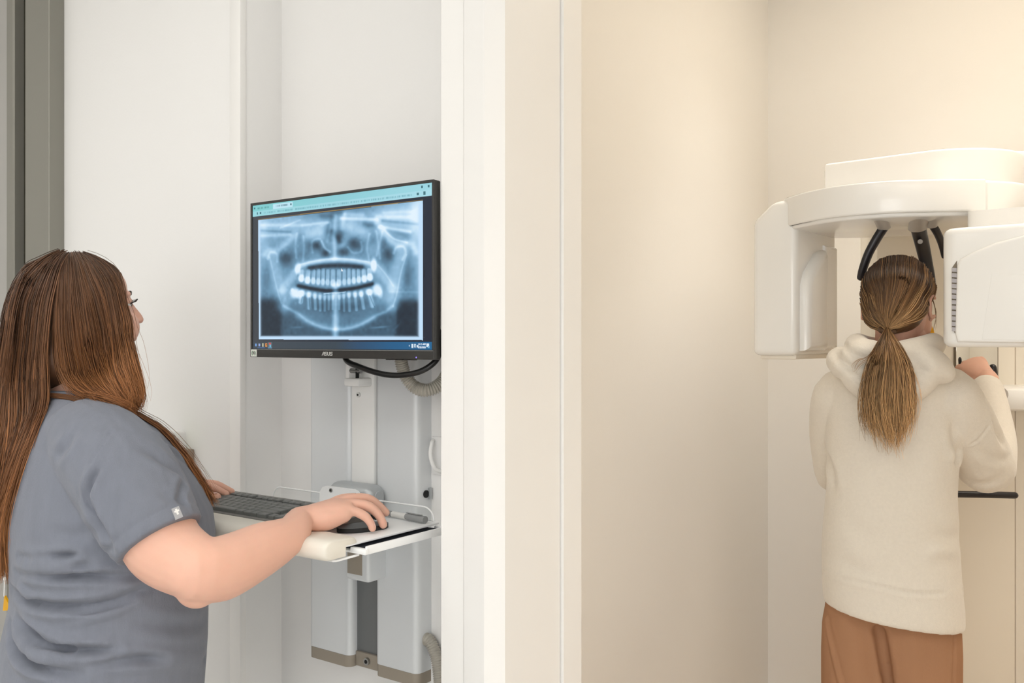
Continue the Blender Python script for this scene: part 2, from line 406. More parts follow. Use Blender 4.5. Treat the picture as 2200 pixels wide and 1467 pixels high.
for x in (FILL_WIN[0] + .02, (FILL_WIN[0] + FILL_WIN[1]) / 2, FILL_WIN[1] - .02): join_bm(bm, box_bm((x, -2.85, (FILL_WIN[2] + FILL_WIN[3]) / 2), (.04, .06, FILL_WIN[3] - FILL_WIN[2])))
for z in (FILL_WIN[2] + .02, FILL_WIN[3] - .02): join_bm(bm, box_bm(((FILL_WIN[0] + FILL_WIN[1]) / 2, -2.85, z), (FILL_WIN[1] - FILL_WIN[0] - .08, .06, .04)))
mkbm('added_window_frame', bm, M['trim'], fill_win)
for k in range(2):
    x0 = FILL_WIN[0] + .04 + k * ((FILL_WIN[1] - FILL_WIN[0]) / 2 - .02); box('added_window_pane', (x0, -2.853, FILL_WIN[2] + .04), (x0 + (FILL_WIN[1] - FILL_WIN[0]) / 2 - .06, -2.847, FILL_WIN[3] - .04), M['acrylic'], fill_win)
struct(box('baseboard_left', (-2.55, YW - 0.012, 0), (ratio(497) * YW, YW, 0.1), M['trim']))
struct(box('baseboard_alcove', (XR, YA - 0.012, 0), (ratio(948) * 1.335, YA, 0.1), M['trim']))
struct(box('baseboard_scan_room_left', (XL, YB, 0), (XL + 0.012, YBK, 0.1), M['trim']))
struct(box('baseboard_scan_room_back', (XL + 0.012, YBK - 0.012, 0), (1.6, YBK, 0.1), M['trim']))

# grey steel door frame at the far left
YD = 1.36
door = bpy.data.objects.new('door_1', None); COL.objects.link(door); door.location = (-2.72, YD, 0); ORG[door.name] = Vector(door.location); struct(door)
xa, xb, xc, xd_, xe, xf = [ratio(p) * YD for p in (105, 53, 47, 29, 13, 8)]
prism('frame_face', [(xa, YW), (xa, YD + 0.002), (xa - 0.002, YD), (xb + 0.004, YD), (xb, YD + 0.002), (xb - 0.004, YD + 0.010), (xc, YD + 0.014), (xc, YW)], 0, 2.9, M['steel'], door)
prism('gasket', [(xc, YW), (xc, YD + 0.03), (xd_, YD + 0.03), (xd_, YW)], 0, 2.9, M['steel_dark'], door)
prism('frame_stop', [(xd_, YW), (xd_, YD + 0.004), (xd_ - 0.006, YD), (xe + 0.004, YD), (xe, YD + 0.006), (xe, YW)], 0, 2.9, M['steel'], door)
prism('seal', [(xe, YW), (xe, YD + 0.022), (xf, YD + 0.022), (xf, YW)], 0, 2.9, M['steel_dark'], door)
prism('door_leaf', [(xf, YW), (xf, YD + 0.01), (xf - 0.6, YD + 0.01), (xf - 0.6, YW)], 0.01, 2.6, M['door'], door, bev=0.002)
p = PY(10.5, 1240, YD - 0.012)
yt = thing('yellow_tag', (p.x, p.y, p.z - 0.17), 'small yellow plastic tag hanging on the grey door frame behind the woman', 'tag')
q0, q1, q2 = PY(9, 1280, YD - 0.012), PY(6, 1312, YD - 0.012), PY(26, 1311, YD - 0.012)
bm = bmesh.new(); a = [bm.verts.new(q + Vector((0, dy, 0))) for dy in (0, 0.006) for q in (q0, q1, q2)]
for f in ((0, 1, 2), (5, 4, 3), (0, 3, 4, 1), (1, 4, 5, 2), (2, 5, 3, 0)): bm.faces.new([a[i] for i in f])
mkbm('flap', bm, M['yellow'], yt)
tube('cord', [PY(10, 1245, YD - 0.006), q0], 0.002, M['white_pl'], yt, n=6)
mkbm('peg', cyl_bm(PY(10, 1243, YD), PY(10, 1243, YD - 0.014), 0.005, 10), M['white_pl'], yt)

# ceiling lamps (the fixtures of the area lamps above)
where = ['above the woman at the tray', 'in front of the doorway', 'added at the right end of the corridor for fill', 'at the rear left of the corridor', 'at the rear middle of the corridor', 'added at the rear right of the corridor for fill', 'over the patient in the x-ray room', 'added in the far left corner of the x-ray room for fill']
for i, (x, y, sx, sy, wt, c) in enumerate(LAMPS):
    t = thing('ceiling_light', (x, y, CEIL - 0.03), 'rectangular recessed ceiling light panel ' + where[i], 'light', 'ceiling light panels')
    f = bmesh.new()
    for sgn in (-1, 1):
        join_bm(f, box_bm((x, y + sgn * (sy / 2 + 0.015), CEIL - 0.015), (sx + 0.06, 0.03, 0.03)))
        join_bm(f, box_bm((x + sgn * (sx / 2 + 0.015), y, CEIL - 0.015), (0.03, sy, 0.03)))
    mkbm('frame', f, M['white_metal'], t)
    box('diffuser', (x - sx / 2, y - sy / 2, CEIL - 0.012), (x + sx / 2, y + sy / 2, CEIL - 0.001), M['lampwarm' if i >= 6 else 'lampface'], t)

# ------------------------------------------------------------------ wall-mounted workstation column
YP = 1.48                                   # front of the silver panels
lx0, lx1, rx0, rx1 = ratio(662) * YP, ratio(752) * YP, ratio(804) * YP, ratio(897) * YP
ws = thing('wall_workstation', ((lx0 + rx1) / 2, YA, 0.72), 'silver wall-mounted lift column behind the keyboard tray', 'workstation')
def panel(x0, x1, z0, z1, m, nm, zb=0.0):
    r = 0.016; pts = [(x0, YA)]
    for cx, a0 in ((x0 + r, 180), (x1 - r, 270)):
        for k in range(7):
            a = math.radians(a0 + 15 * k); pts.append((cx + r * math.cos(a), YP + r + r * math.sin(a)))
    pts.append((x1, YA))
    return prism(nm, pts, z0, z1, m, ws, smooth=40)
ZT = 1.64
panel(lx0, lx1, 0.748, ZT, M['alu'], 'side_panel'); panel(rx0, rx1, 0.748, ZT, M['alu'], 'side_panel')
panel(lx0 + 0.001, lx1 - 0.001, 0.722, 0.7475, M['greige'], 'end_cap'); panel(rx0 + 0.001, rx1 - 0.001, 0.722, 0.7475, M['greige'], 'end_cap')
box('track', (lx1, YP + 0.022, 0.757), (rx0, YA, ZT), M['track'], ws)
box('track_foot', (lx1 + 0.001, YP + 0.016, 0.724), (rx0 - 0.001, YA, 0.757), M['greige'], ws, bev=0.002)
q = PY(790, 1420, YP + 0.016)
mkbm('screw', cyl_bm((q.x, YP + 0.010, q.z), (q.x, YP + 0.018, q.z), 0.008, 16), M['screw'], ws)
mkbm('screw_socket', cyl_bm((q.x, YP + 0.0095, q.z), (q.x, YP + 0.012, q.z), 0.0045, 8), M['hole'], ws)
# white cover strip above the tray, lift carriage below it
box('track_cover', (lx1 + 0.002, YP + 0.002, 1.06), (rx0 - 0.003, YP + 0.02, ZT - 0.02), M['white_pl'], ws, bev=0.003)
cb = bmesh.new(); zc = PY(780, 1243, 1.45).z
join_bm(cb, box_bm((-1.425, 1.462, (zc + 1.07) / 2), (0.070, 0.072, 1.07 - zc), 0.008, 3)); join_bm(cb, box_bm(((lx1 + rx0) / 2, 1.492, (zc + 1.07) / 2 + .01), (rx0 - lx1 - 0.004, 0.024, 1.05 - zc), 0.003, 2))
mkbm('carriage', cb, M['alu'], ws, smooth=40)
box('carriage_inset', (-1.452, 1.4245, zc + 0.014), (-1.408, 1.428, 1.06), M['greige'], ws, bev=0.003)
# small white bracket with a steel pin above the cover, key-hole screw below it
q = PY(768, 818, 1.455)
box('pin_bracket', (q.x - 0.028, 1.44, q.z - 0.012), (q.x + 0.018, YP + 0.004, q.z + 0.006), M['white_pl'], ws, bev=0.005)
box('pin_post', (q.x - 0.028, 1.445, q.z + 0.004), (q.x - 0.016, YP + 0.004, q.z + 0.06), M['white_pl'], ws, bev=0.003)
mkbm('pin', cyl_bm((q.x - 0.020, 1.452, q.z + 0.022), (q.x + 0.014, 1.452, q.z + 0.022), 0.0055, 12), M['screw'], ws)
box('pin_clip', (q.x + 0.002, 1.447, q.z + 0.004), (q.x + 0.005, 1.455, q.z + 0.036), M['hole'], ws)
q = PY(770, 848, YP)
mkbm('lock', cyl_bm((q.x, YP - 0.002, q.z), (q.x, YP + 0.003, q.z), 0.0055, 16), M['lite'], ws)
mkbm('lock_hole', cyl_bm((q.x, YP - 0.003, q.z), (q.x, YP, q.z), 0.0022, 10), M['hole'], ws)
q = PY(912, 1062, YP + 0.02)
mkbm('side_latch', cyl_bm((rx1 - 0.002, YP + 0.026, q.z), (rx1 + 0.003, YP + 0.026, q.z), 0.008, 14), M['hole'], ws)
box('side_tab', (rx1 - 0.002, YP + 0.033, q.z - 0.012), (rx1 + 0.006, YP + 0.041, q.z + 0.012), M['alu2'], ws)
# monitor arm head
box('monitor_mount', (-1.47, 1.372, 1.53), (-1.37, 1.384, 1.63), M['black_pl'], ws, bev=0.003)
mkbm('mount_arm', cyl_bm((-1.42, 1.38, 1.58), (-1.445, YP + 0.01, 1.58), 0.022, 20), M['alu2'], ws, smooth=40)

# ------------------------------------------------------------------ keyboard tray
TX0, TX1, TZ = -1.765, -1.195, 1.090         # plate left, right, top
TY0, TY1 = 1.165, 1.425
tr = thing('keyboard_tray', ((TX0 + TX1) / 2, 1.30, 1.066), 'white keyboard tray with cream wrist rest on the wall column', 'tray')
box('tray_plate', (TX0, TY0, TZ - 0.004), (TX1, TY1, TZ), M['white_metal'], tr, bev=0.0012)
# cream wrist rest with rounded front and ends
def wrist_rest():
    pts = []; y0, y1, z0, z1 = 1.115, 1.200, 1.068, 1.1045
    sec = []
    for k in range(9):
        a = math.radians(180 + 90 - 90 * k / 8); sec.append((y0 + 0.016 + 0.016 * math.cos(math.radians(270 - 90 * k / 8)), z0 + 0.016 + 0.016 * math.sin(math.radians(270 - 90 * k / 8))))
    for k in range(9):
        a = math.radians(180 - 90 * k / 8); sec.append((y0 + 0.020 + 0.020 * math.cos(a), z1 - 0.016 + 0.016 * math.sin(a)))
    sec += [(y1 - 0.012, z1 - 0.002), (y1 - 0.003, z1 - 0.006), (y1, z1 - 0.012), (y1, TZ + 0.0005), (y0 + 0.055, TZ + 0.0005), (y0 + 0.055, z0)]
    cy, cz = (y0 + y1) / 2, (z0 + z1) / 2
    rings = []
    xs = [(TX0, .80), (TX0 + .004, .92), (TX0 + .012, 1.0)] + [(TX0 + .02 + (TX1 - TX0 - .05) * k / 10, 1.0) for k in range(11)] + [(TX1 - .018, 1.0), (TX1 - .006, .97), (TX1 + .000, .90), (TX1 + .002, .80)]
    for x, s in xs: rings.append([(x, cy + (y - cy) * s, cz + (z - cz) * s) for y, z in sec])
    return rings_mesh(rings)
V, Fc = wrist_rest(); mk('wrist_rest', V, Fc, M['cream'], tr, smooth=45)
# slide-out mouse shelf: dark pad with a folded white lip on its right side
LX = -1.168
box('shelf_pad', (TX1 - 0.12, 1.20, TZ - 0.014), (LX - 0.006, 1.418, TZ - 0.011), M['pad'], tr)
sh = bmesh.new()
join_bm(sh, box_bm(((TX1 + LX) / 2 - 0.06, 1.31, TZ - 0.0165), (LX - TX1 + 0.12, 0.24, 0.004), 0.001))
join_bm(sh, box_bm((LX - 0.002, 1.312, TZ - 0.0105), (0.005, 0.236, 0.014), 0.0015))
join_bm(sh, box_bm(((TX1 + LX) / 2 - 0.004, 1.194, TZ - 0.0125), (LX - TX1 + 0.012, 0.010, 0.009), 0.002))
join_bm(sh, box_bm(((TX1 + LX) / 2 - 0.004, 1.425, TZ - 0.0125), (LX - TX1 + 0.012, 0.008, 0.010), 0.002))
mkbm('mouse_shelf', sh, M['white_metal'], tr, smooth=40)
V, Fc = tube_mesh([(TX1 - 0.10, 1.150, TZ - 0.026), (TX1 - 0.012, 1.150, TZ - 0.026), (TX1 - 0.008, 1.154, TZ - 0.026), (TX1 + 0.0, 1.20, TZ - 0.023)], 0.0022, 8)
mk('wire_stop', V, Fc, M['white_metal'], tr, smooth=40)
box('under_rail', (-1.70, 1.19, 1.071), (-1.28, 1.40, 1.086), M['alu'], tr, bev=0.002)
# back lip: white bracket plate in the middle, clear acrylic guards on both sides
def lip_poly(xz, y0, y1, nm, m):
    bm = bmesh.new(); a = [bm.verts.new((x, y0, z)) for x, z in xz]; b = [bm.verts.new((x, y1, z)) for x, z in xz]; n = len(xz)
    bm.faces.new(a); bm.faces.new(b[::-1])
    for i in range(n): bm.faces.new((a[i], b[i], b[(i + 1) % n], a[(i + 1) % n]))
    return mkbm(nm, bm, m, tr, smooth=40)
bx0, bx1 = ratio(690) * TY1, ratio(786) * TY1
zt = PY(711, 1044, TY1).z
lip_poly([(bx0, TZ), (bx1, TZ), (bx1 - 0.004, TZ + 0.012), (bx1 - 0.012, zt - 0.012), (bx1 - 0.020, zt - 0.003), (bx1 - 0.03, zt), (bx0 + 0.02, zt), (bx0 + 0.008, zt - 0.004), (bx0, zt - 0.014)], TY1 - 0.004, TY1, 'bracket_plate', M['white_metal'])
for px, py in ((711, 1053), (763, 1063)):
    q = PY(px, py, TY1 - 0.005)
    mkbm('bracket_screw', cyl_bm((q.x, TY1 - 0.0065, q.z), (q.x, TY1 - 0.003, q.z), 0.0042, 14), M['screw'], tr)
    mkbm('screw_socket', cyl_bm((q.x, TY1 - 0.0068, q.z), (q.x, TY1 - 0.005, q.z), 0.0022, 6), M['hole'], tr)
hb = box_bm(((bx0 + bx1) / 2 + 0.012, TY1 + 0.028, 1.112), (bx1 - bx0 - 0.0, 0.055, 0.062), 0.022, 5)
mkbm('tilt_hinge', hb, M['alu2'], tr, smooth=50)
mkbm('hinge_cap', cyl_bm((bx1 + 0.010, TY1 + 0.028, 1.118), (bx1 + 0.0135, TY1 + 0.028, 1.118), 0.013, 20), M['alu2'], tr)
za = PY(915, 1092, TY1).z + 0.002
def guard(x0, x1, rl, rr):
    z1 = za; pts = [(x0, TZ + 0.001), (x1, TZ + 0.001)]
    r = 0.026
    if rr: pts += [(x1 - r + r * math.cos(math.radians(a)), z1 - r + r * math.sin(math.radians(a))) for a in range(10, 91, 16)]
    else: pts += [(x1, z1)]
    if rl: pts += [(x0 + r + r * math.cos(math.radians(a)), z1 - r + r * math.sin(math.radians(a))) for a in range(90, 171, 16)]
    else: pts += [(x0, z1)]
    lip_poly(pts, TY1 - 0.003, TY1, 'clear_guard', M['acrylic'])
    V, Fc = tube_mesh([(x, TY1 - 0.0015, z + 0.0012) for x, z in pts[1:]], 0.0016, 6); mk('guard_edge', V, Fc, M['white_metal'], tr, smooth=40)
guard(bx1 + 0.001, TX1 - 0.012, False, True); guard(ratio(588) * TY1, bx0 - 0.002, True, False)

# ------------------------------------------------------------------ keyboard
KX0, KY0, KZ = -1.757, 1.2075, TZ
kb = thing('keyboard', (KX0 + 0.217, KY0 + 0.082, KZ), 'charcoal full-size keyboard on the white tray', 'keyboard')
U = 0.01905; tilt = math.radians(3.0); KW = 22.5 * U + 0.012; KD = 0.163
def kz(y): return KZ + 0.010 + (y - KY0) * math.tan(tilt)
bm = bmesh.new(); ys = (KY0, KY0 + KD)
vs = [bm.verts.new((x, y, z)) for x in (KX0, KX0 + KW) for y, z in ((ys[0], KZ + 0.001), (ys[1], KZ + 0.001), (ys[1], kz(ys[1]) - 0.001), (ys[0], kz(ys[0]) - 0.001))]
for f in ((0, 1, 2, 3), (7, 6, 5, 4), (0, 4, 5, 1), (1, 5, 6, 2), (2, 6, 7, 3), (3, 7, 4, 0)): bm.faces.new([vs[i] for i in f])
bmesh.ops.bevel(bm, geom=list(bm.edges), offset=0.002, segments=2, profile=0.5, affect='EDGES')
mkbm('case', bm, M['kbody'], kb, smooth=40)
KEYM = {}
def key_mesh(wu, du):
    k = (wu, du)
    if k not in KEYM:
        wx, dy, h = wu * U - 0.0012, du * U - 0.0012, 0.0085
        t = 0.0022
        V = [(-wx/2, -dy/2, 0), (wx/2, -dy/2, 0), (wx/2, dy/2, 0), (-wx/2, dy/2, 0)]
        V += [(-wx/2 + .0006, -dy/2 + .0006, h - .0015), (wx/2 - .0006, -dy/2 + .0006, h - .0015), (wx/2 - .0006, dy/2 - .0006, h - .0015), (-wx/2 + .0006, dy/2 - .0006, h - .0015)]
        V += [(-wx/2 + t, -dy/2 + t, h), (wx/2 - t, -dy/2 + t, h), (wx/2 - t, dy/2 - t, h), (-wx/2 + t, dy/2 - t, h)]
        V += [(0, 0, h - .0007)]
        Fc = [(3, 2, 1, 0)] + [(i + b, (i + 1) % 4 + b, (i + 1) % 4 + b + 4, i + b + 4) for b in (0, 4) for i in range(4)] + [(8 + i, 8 + (i + 1) % 4, 12) for i in range(4)]
        me = bpy.data.meshes.new('key'); me.from_pydata(V, [], Fc); me.materials.append(M['key']); me.update(); shade(me, 30); KEYM[k] = me
    return KEYM[k]
def put_key(cx, row, wu, du=1.0):
    y = KY0 + 0.008 + (row + du / 2) * U + (0.010 if row >= 5 else 0.0)
    o = bpy.data.objects.new('key', key_mesh(wu, du)); COL.objects.link(o); o.parent = kb
    o.location = Vector((KX0 + 0.006 + cx * U, y, kz(y) - 0.0015)) - ORG[kb.name]; o.rotation_euler = (tilt, 0, 0)
rows = {0: [1.5, 1.25, 1.25, 6.0, 1.25, 1.25, 1.0, 1.5], 1: [2.25] + [1] * 10 + [2.75], 2: [1.75] + [1] * 11 + [2.25], 3: [1.5] + [1] * 12 + [1.5], 4: [1] * 13 + [2.0]}
for r_, ws_ in rows.items():
    x = 0.0
    for k in ws_: put_key(x + k / 2, r_, k); x += k
for x in [0, 2, 3, 4, 5, 6.5, 7.5, 8.5, 9.5, 11, 12, 13, 14]: put_key(x + 0.5, 5, 1)
for x in (15.25, 16.25, 17.25):
    for r_ in (3, 4, 5): put_key(x + 0.5, r_, 1)
    put_key(x + 0.5, 0, 1)
put_key(16.75, 1, 1)
for r_ in (2, 3, 4):
    for x in (18.5, 19.5, 20.5): put_key(x + 0.5, r_, 1)
for x in (18.5, 19.5, 20.5): put_key(x + 0.5, 1, 1)
put_key(19.5, 0, 2); put_key(21.0, 0, 1); put_key(22.0, 0, 1, 2); put_key(22.0, 2, 1, 2); put_key(22.0, 4, 1)

# ------------------------------------------------------------------ mouse
HW = Vector((-1.303, 1.172, 1.1265)); hf = Vector((0.34, 0.94, 0)).normalized(); hs = Vector((hf.y, -hf.x, 0))
mc = HW + hf * 0.118 - hs * 0.004
ms = thing('computer_mouse', (mc.x, mc.y, TZ), 'black computer mouse under the seated hand on the tray'.replace('seated', "woman's right"), 'mouse')
rings = []
for t in np.linspace(0, 1, 15):
    f = -0.052 + 0.104 * t
    wd = 0.027 * (1 - abs(2 * t - 1) ** 3.2) ** 0.5 * (1 - 0.10 * math.sin(math.pi * t)) + 0.001
    ht = 0.028 * (1 - abs((t - 0.42) / 0.58 if t > 0.42 else (0.42 - t) / 0.42) ** 2.6) ** 0.55 + 0.002
    ring = []
    for k in range(24):
        a = 2 * math.pi * k / 24; c_, s_ = math.cos(a), math.sin(a)
        x = wd * abs(c_) ** 0.8 * (1 if c_ > 0 else -1); z = (ht * max(0, s_) ** 0.8 + 0.001) if s_ > 0 else 0.001
        ring.append(mc + hf * f + hs * x + Vector((0, 0, TZ - mc.z + z)))
    rings.append(ring)
V, Fc = rings_mesh(rings); mk('shell', V, Fc, M['black_pl'], ms, smooth=50)
mkbm('scroll_wheel', cyl_bm(mc + hf * 0.028 - hs * 0.003 + Vector((0, 0, TZ - mc.z + 0.026)), mc + hf * 0.028 + hs * 0.003 + Vector((0, 0, TZ - mc.z + 0.026)), 0.010, 18), M['rubber'], ms, smooth=40)
bs = [mc + hf * (0.0525 * math.cos(a) ) + hs * (0.0275 * math.sin(a)) for a in np.linspace(0, 2 * math.pi, 28, endpoint=False)]
prism('base_skirt', [(b.x, b.y) for b in bs], TZ + 0.0005, TZ + 0.009, M['rubber'], ms, smooth=40)

# ------------------------------------------------------------------ pen on the tray
a = PY(826, 1098, 1.405); b = PY(914, 1113, 1.395); a.z = b.z = TZ + 0.0085
pn = thing('pen', ((a.x + b.x) / 2, (a.y + b.y) / 2, TZ), 'smoky grey capped pen lying along the back guard of the tray', 'pen')
d = (b - a).normalized()
a = b - d * 0.135
mkbm('barrel', cyl_bm(a, a + d * 0.090, 0.0058, 16), M['pen'], pn, smooth=40)
mkbm('tip', cyl_bm(a - d * 0.012, a, 0.0014, 12, 0.0052), M['alu2'], pn, smooth=40)
mkbm('cap', cyl_bm(a + d * 0.086, b, 0.0072, 16), M['pen'], pn, smooth=40)
mkbm('clip', box_bm((a + d * 0.105) + Vector((0, -0.002, 0.0085)), (0.045, 0.004, 0.0016), 0.0005, 1, math.atan2(d.y, d.x)), M['pen'], pn)
mkbm('print_band', cyl_bm(a + d * 0.040, a + d * 0.080, 0.00595, 16), M['lite'], pn, smooth=40)

# ------------------------------------------------------------------ hoses, cable, hook, dispenser
def hose(nm, pts, rad, label, n=120, pitch=0.0046):
    c = cat_spline(pts, 400); Ln = np.linalg.norm(np.diff(c, axis=0), axis=1).sum(); k = int(Ln / pitch) * 5
    c = cat_spline(pts, k); r = rad * (1 + 0.12 * np.cos(np.arange(k) * 2 * math.pi / 5))
    V, Fc = tube_mesh(c, r, 16, rnd=False); return tag(mk(nm, V, Fc, M['hose'], smooth=60), label, 'hose')
hose('corrugated_hose', [(-1.275, 1.40, 1.455), PY(862, 775, 1.41), PY(872, 808, 1.42), PY(892, 832, 1.43), PY(918, 838, 1.44), PY(944, 826, 1.46), PY(962, 800, 1.48), PY(966, 770, 1.495), (-1.175, 1.50, 1.46)], 0.0125,
     'grey corrugated cable hose looping below the monitor')
hose('corrugated_hose', [PY(905, 1372, 1.508), PY(922, 1376, 1.508), PY(936, 1405, 1.507), PY(944, 1450, 1.507), PY(948, 1520, 1.507), PY(950, 1600, 1.507)], 0.0125,
     'grey corrugated cable hose at the foot of the column')
V, Fc = tube_mesh(cat_spline([(-1.40, 1.372, 1.46), PY(742, 770, 1.36), PY(770, 787, 1.355), PY(820, 803, 1.355), PY(860, 806, 1.36), PY(905, 797, 1.37), PY(936, 775, 1.385), PY(946, 745, 1.40), (-1.175, 1.40, 1.47), (-1.20, 1.365, 1.50)], 60), 0.0058, 12)
tag(mk('power_cable', V, Fc, M['rubber'], smooth=60), 'black power cable hanging in a loop below the monitor', 'cable')
hk = thing('wall_hook', PY(946, 980, 1.515), 'white curved hook on the alcove wall beside the partition', 'hook')
qa, qb = PY(935, 945, YA), PY(948, 1014, YA)
V, Fc = tube_mesh(cat_spline([(qa.x - .004, YA - 0.001, qa.z), (qa.x + 0.006, YA - 0.018, qa.z - 0.004), (qa.x + 0.009, YA - 0.026, qa.z - 0.03), (qa.x + 0.016, YA - 0.02, qb.z + 0.01), (qa.x + 0.024, YA - 0.001, qb.z)], 24), 0.0042, 10, side=(0, 0, 1))
mk('hook_bow', V, Fc, M['white_pl'], hk, smooth=50)
box('hook_plate', (qa.x - 0.006, YA - 0.004, qb.z - 0.006), (qa.x + 0.034, YA, qa.z + 0.008), M['paint'], hk, bev=0.0015)

dp = thing('wall_dispenser', (-2.06, YW, 1.03), 'white wall-mounted dispenser with green light behind the woman', 'dispenser')
zt = PY(398, 924, YW).z
pts = [(-2.13, YW)]; 
for k in range(13):
    a = math.radians(180 + 180 * k / 12); pts.append((-2.06 + 0.07 * math.cos(a), YW - 0.035 + 0.055 * math.sin(a)))
pts.append((-1.99, YW))
prism('cover', pts, 1.05, zt, M['white_pl'], dp, bev=0.008, smooth=50)
q = PY(386, 939, 1.36)
mkbm('indicator_light', cyl_bm((-1.998, 1.345, q.z), (-1.985, 1.338, q.z), 0.006, 12), M['led_g'], dp)
q = PY(403, 966, YW - 0.02)
box('drip_tray', (q.x - 0.05, YW - 0.03, q.z - 0.06), (q.x, YW, q.z), M['greige'], dp, bev=0.003)

# ------------------------------------------------------------------ monitor with the x-ray on screen
MX0, MX1, MZ0, MZ1, MY = -1.643, -1.121, 1.416, 1.751, 1.322
mo = thing('monitor', ((MX0 + MX1) / 2, MY + 0.012, MZ0), 'black computer monitor showing a panoramic dental x-ray', 'monitor')
sx0, sx1, sz0, sz1 = MX0 + 0.0055, MX1 - 0.0045, MZ0 + 0.0185, MZ1 - 0.0055
box('housing', (MX0, MY + 0.0015, MZ0), (MX1, MY + 0.020, MZ1), M['dark_pl'], mo, bev=0.0025)
mkbm('rear_housing', box_bm(((MX0 + MX1) / 2, MY + 0.033, 1.585), (0.36, 0.032, 0.22), 0.014, 3), M['dark_pl'], mo, smooth=40)
bz = bmesh.new()
for lo, hi in (((MX0, MZ0), (MX1, sz0 - 0.0012)), ((MX0, sz1), (MX1, MZ1)), ((MX0, sz0 - 0.0012), (sx0, sz1)), ((sx1, sz0 - 0.0012), (MX1, sz1))):
    join_bm(bz, box_bm(((lo[0] + hi[0]) / 2, MY + 0.001, (lo[1] + hi[1]) / 2), (hi[0] - lo[0], 0.004, hi[1] - lo[1]), 0.0006, 1))
mkbm('bezel', bz, M['dark_pl'], mo)
box('bezel_edge', (sx0, MY - 0.0012, sz0 - 0.0022), (sx1 + 0.003, MY + 0.001, sz0 - 0.0012), M['pen'], mo)

# --- the picture on the screen, computed per vertex of a fine grid (u right, v down; traced in units of a 1500 x 1467 sheet)
NX, NZ = 470, 330
u = np.linspace(0, 1, NX); v = np.linspace(0, 1, NZ); UU, VV_ = np.meshgrid(u, v)
def homog(src, dst):
    A = []; B = []
    for (x, y), (X, Y) in zip(src, dst):
        A += [[x, y, 1, 0, 0, 0, -X * x, -X * y], [0, 0, 0, x, y, 1, -Y * x, -Y * y]]; B += [X, Y]
    return np.r_[np.linalg.solve(np.array(A, float), np.array(B, float)), 1].reshape(3, 3)
H = homog([(0, 0), (1, 0), (1, 1), (0, 1)], [(58, 258), (1358, 72), (1378, 1322), (68, 1322)])
q = H @ np.vstack([UU.ravel(), VV_.ravel(), np.ones(NX * NZ)]); cx = (q[0] / q[2]); cy = (q[1] / q[2])
Hi = homog([(98, 365), (1292, 208), (1307, 1250), (112, 1252)], [(0, 0), (1, 0), (1, 1), (0, 1)])
q = Hi @ np.vstack([cx, cy, np.ones_like(cx)]); iu, iv = q[0] / q[2], q[1] / q[2]
def seg_d(pts):
    D = np.full(cx.shape, 1e9)
    for (x0, y0), (x1, y1) in zip(pts[:-1], pts[1:]):
        dx, dy = x1 - x0, y1 - y0; t = np.clip(((cx - x0) * dx + (cy - y0) * dy) / (dx * dx + dy * dy), 0, 1)
        D = np.minimum(D, np.hypot(cx - x0 - t * dx, cy - y0 - t * dy))
    return D
B = np.zeros_like(cx)
def stroke(pts, wd, amp, p=2.0):
    global B
    if len(pts) > 2: pts = [(a_, b_) for a_, b_, _ in cat_spline([(x_, y_, 0) for x_, y_ in pts], 14)]
    B = B + amp * np.exp(-(seg_d(pts) / wd) ** p)
def ell(x, y, rx, ry, amp, rot=0.0, p=2.0):
    global B; c, s = math.cos(rot), math.sin(rot); X = (cx - x) * c + (cy - y) * s; Y = -(cx - x) * s + (cy - y) * c
    B = B + amp * np.exp(-((X / rx) ** 2 + (Y / ry) ** 2) ** (p / 2))
def sm(x, a, b): t = np.clip((x - a) / (b - a), 0, 1); return t * t * (3 - 2 * t)
# broad tone
B += 0.50 - 0.08 * sm(cy, 380, 650) - 0.22 * sm(cy, 880, 1010)
B += -0.16 * sm(cy, 920, 980) * (sm(-cx, -300, -250) + sm(cx, 1080, 1140))
B += 0.16 * sm(-cy, -520, -330) * sm(np.abs(cx - 680), 120, 420)
B += 0.20 * np.exp(-((cx - 1255) / 60) ** 2) * sm(-cy, -1000, -300)
B += 0.12 * np.exp(-((cx - 130) / 40) ** 2) * sm(-cy, -900, -500)
# streaks of the skull base
for (x0, y0, x1, y1, wd, am) in ((110, 400, 400, 400, 14, .12), (110, 440, 330, 450, 10, -.12), (120, 480, 330, 470, 14, .14), (700, 345, 960, 352, 14, .22), (960, 330, 1280, 330, 18, .16),
        (1000, 360, 1280, 385, 12, -.14), (1010, 300, 1250, 290, 14, .10), (980, 405, 1200, 440, 14, .22), (420, 400, 600, 375, 12, .16), (560, 330, 640, 330, 20, -.14), (730, 310, 850, 320, 20, .16),
        (600, 290, 700, 300, 20, -.10), (870, 385, 960, 400, 22, -.12), (260, 420, 400, 360, 8, .1), (640, 440, 690, 520, 20, -.2), (1050, 420, 1180, 470, 26, -.10)):
    stroke([(x0, y0), (x1, y1)], wd, am)
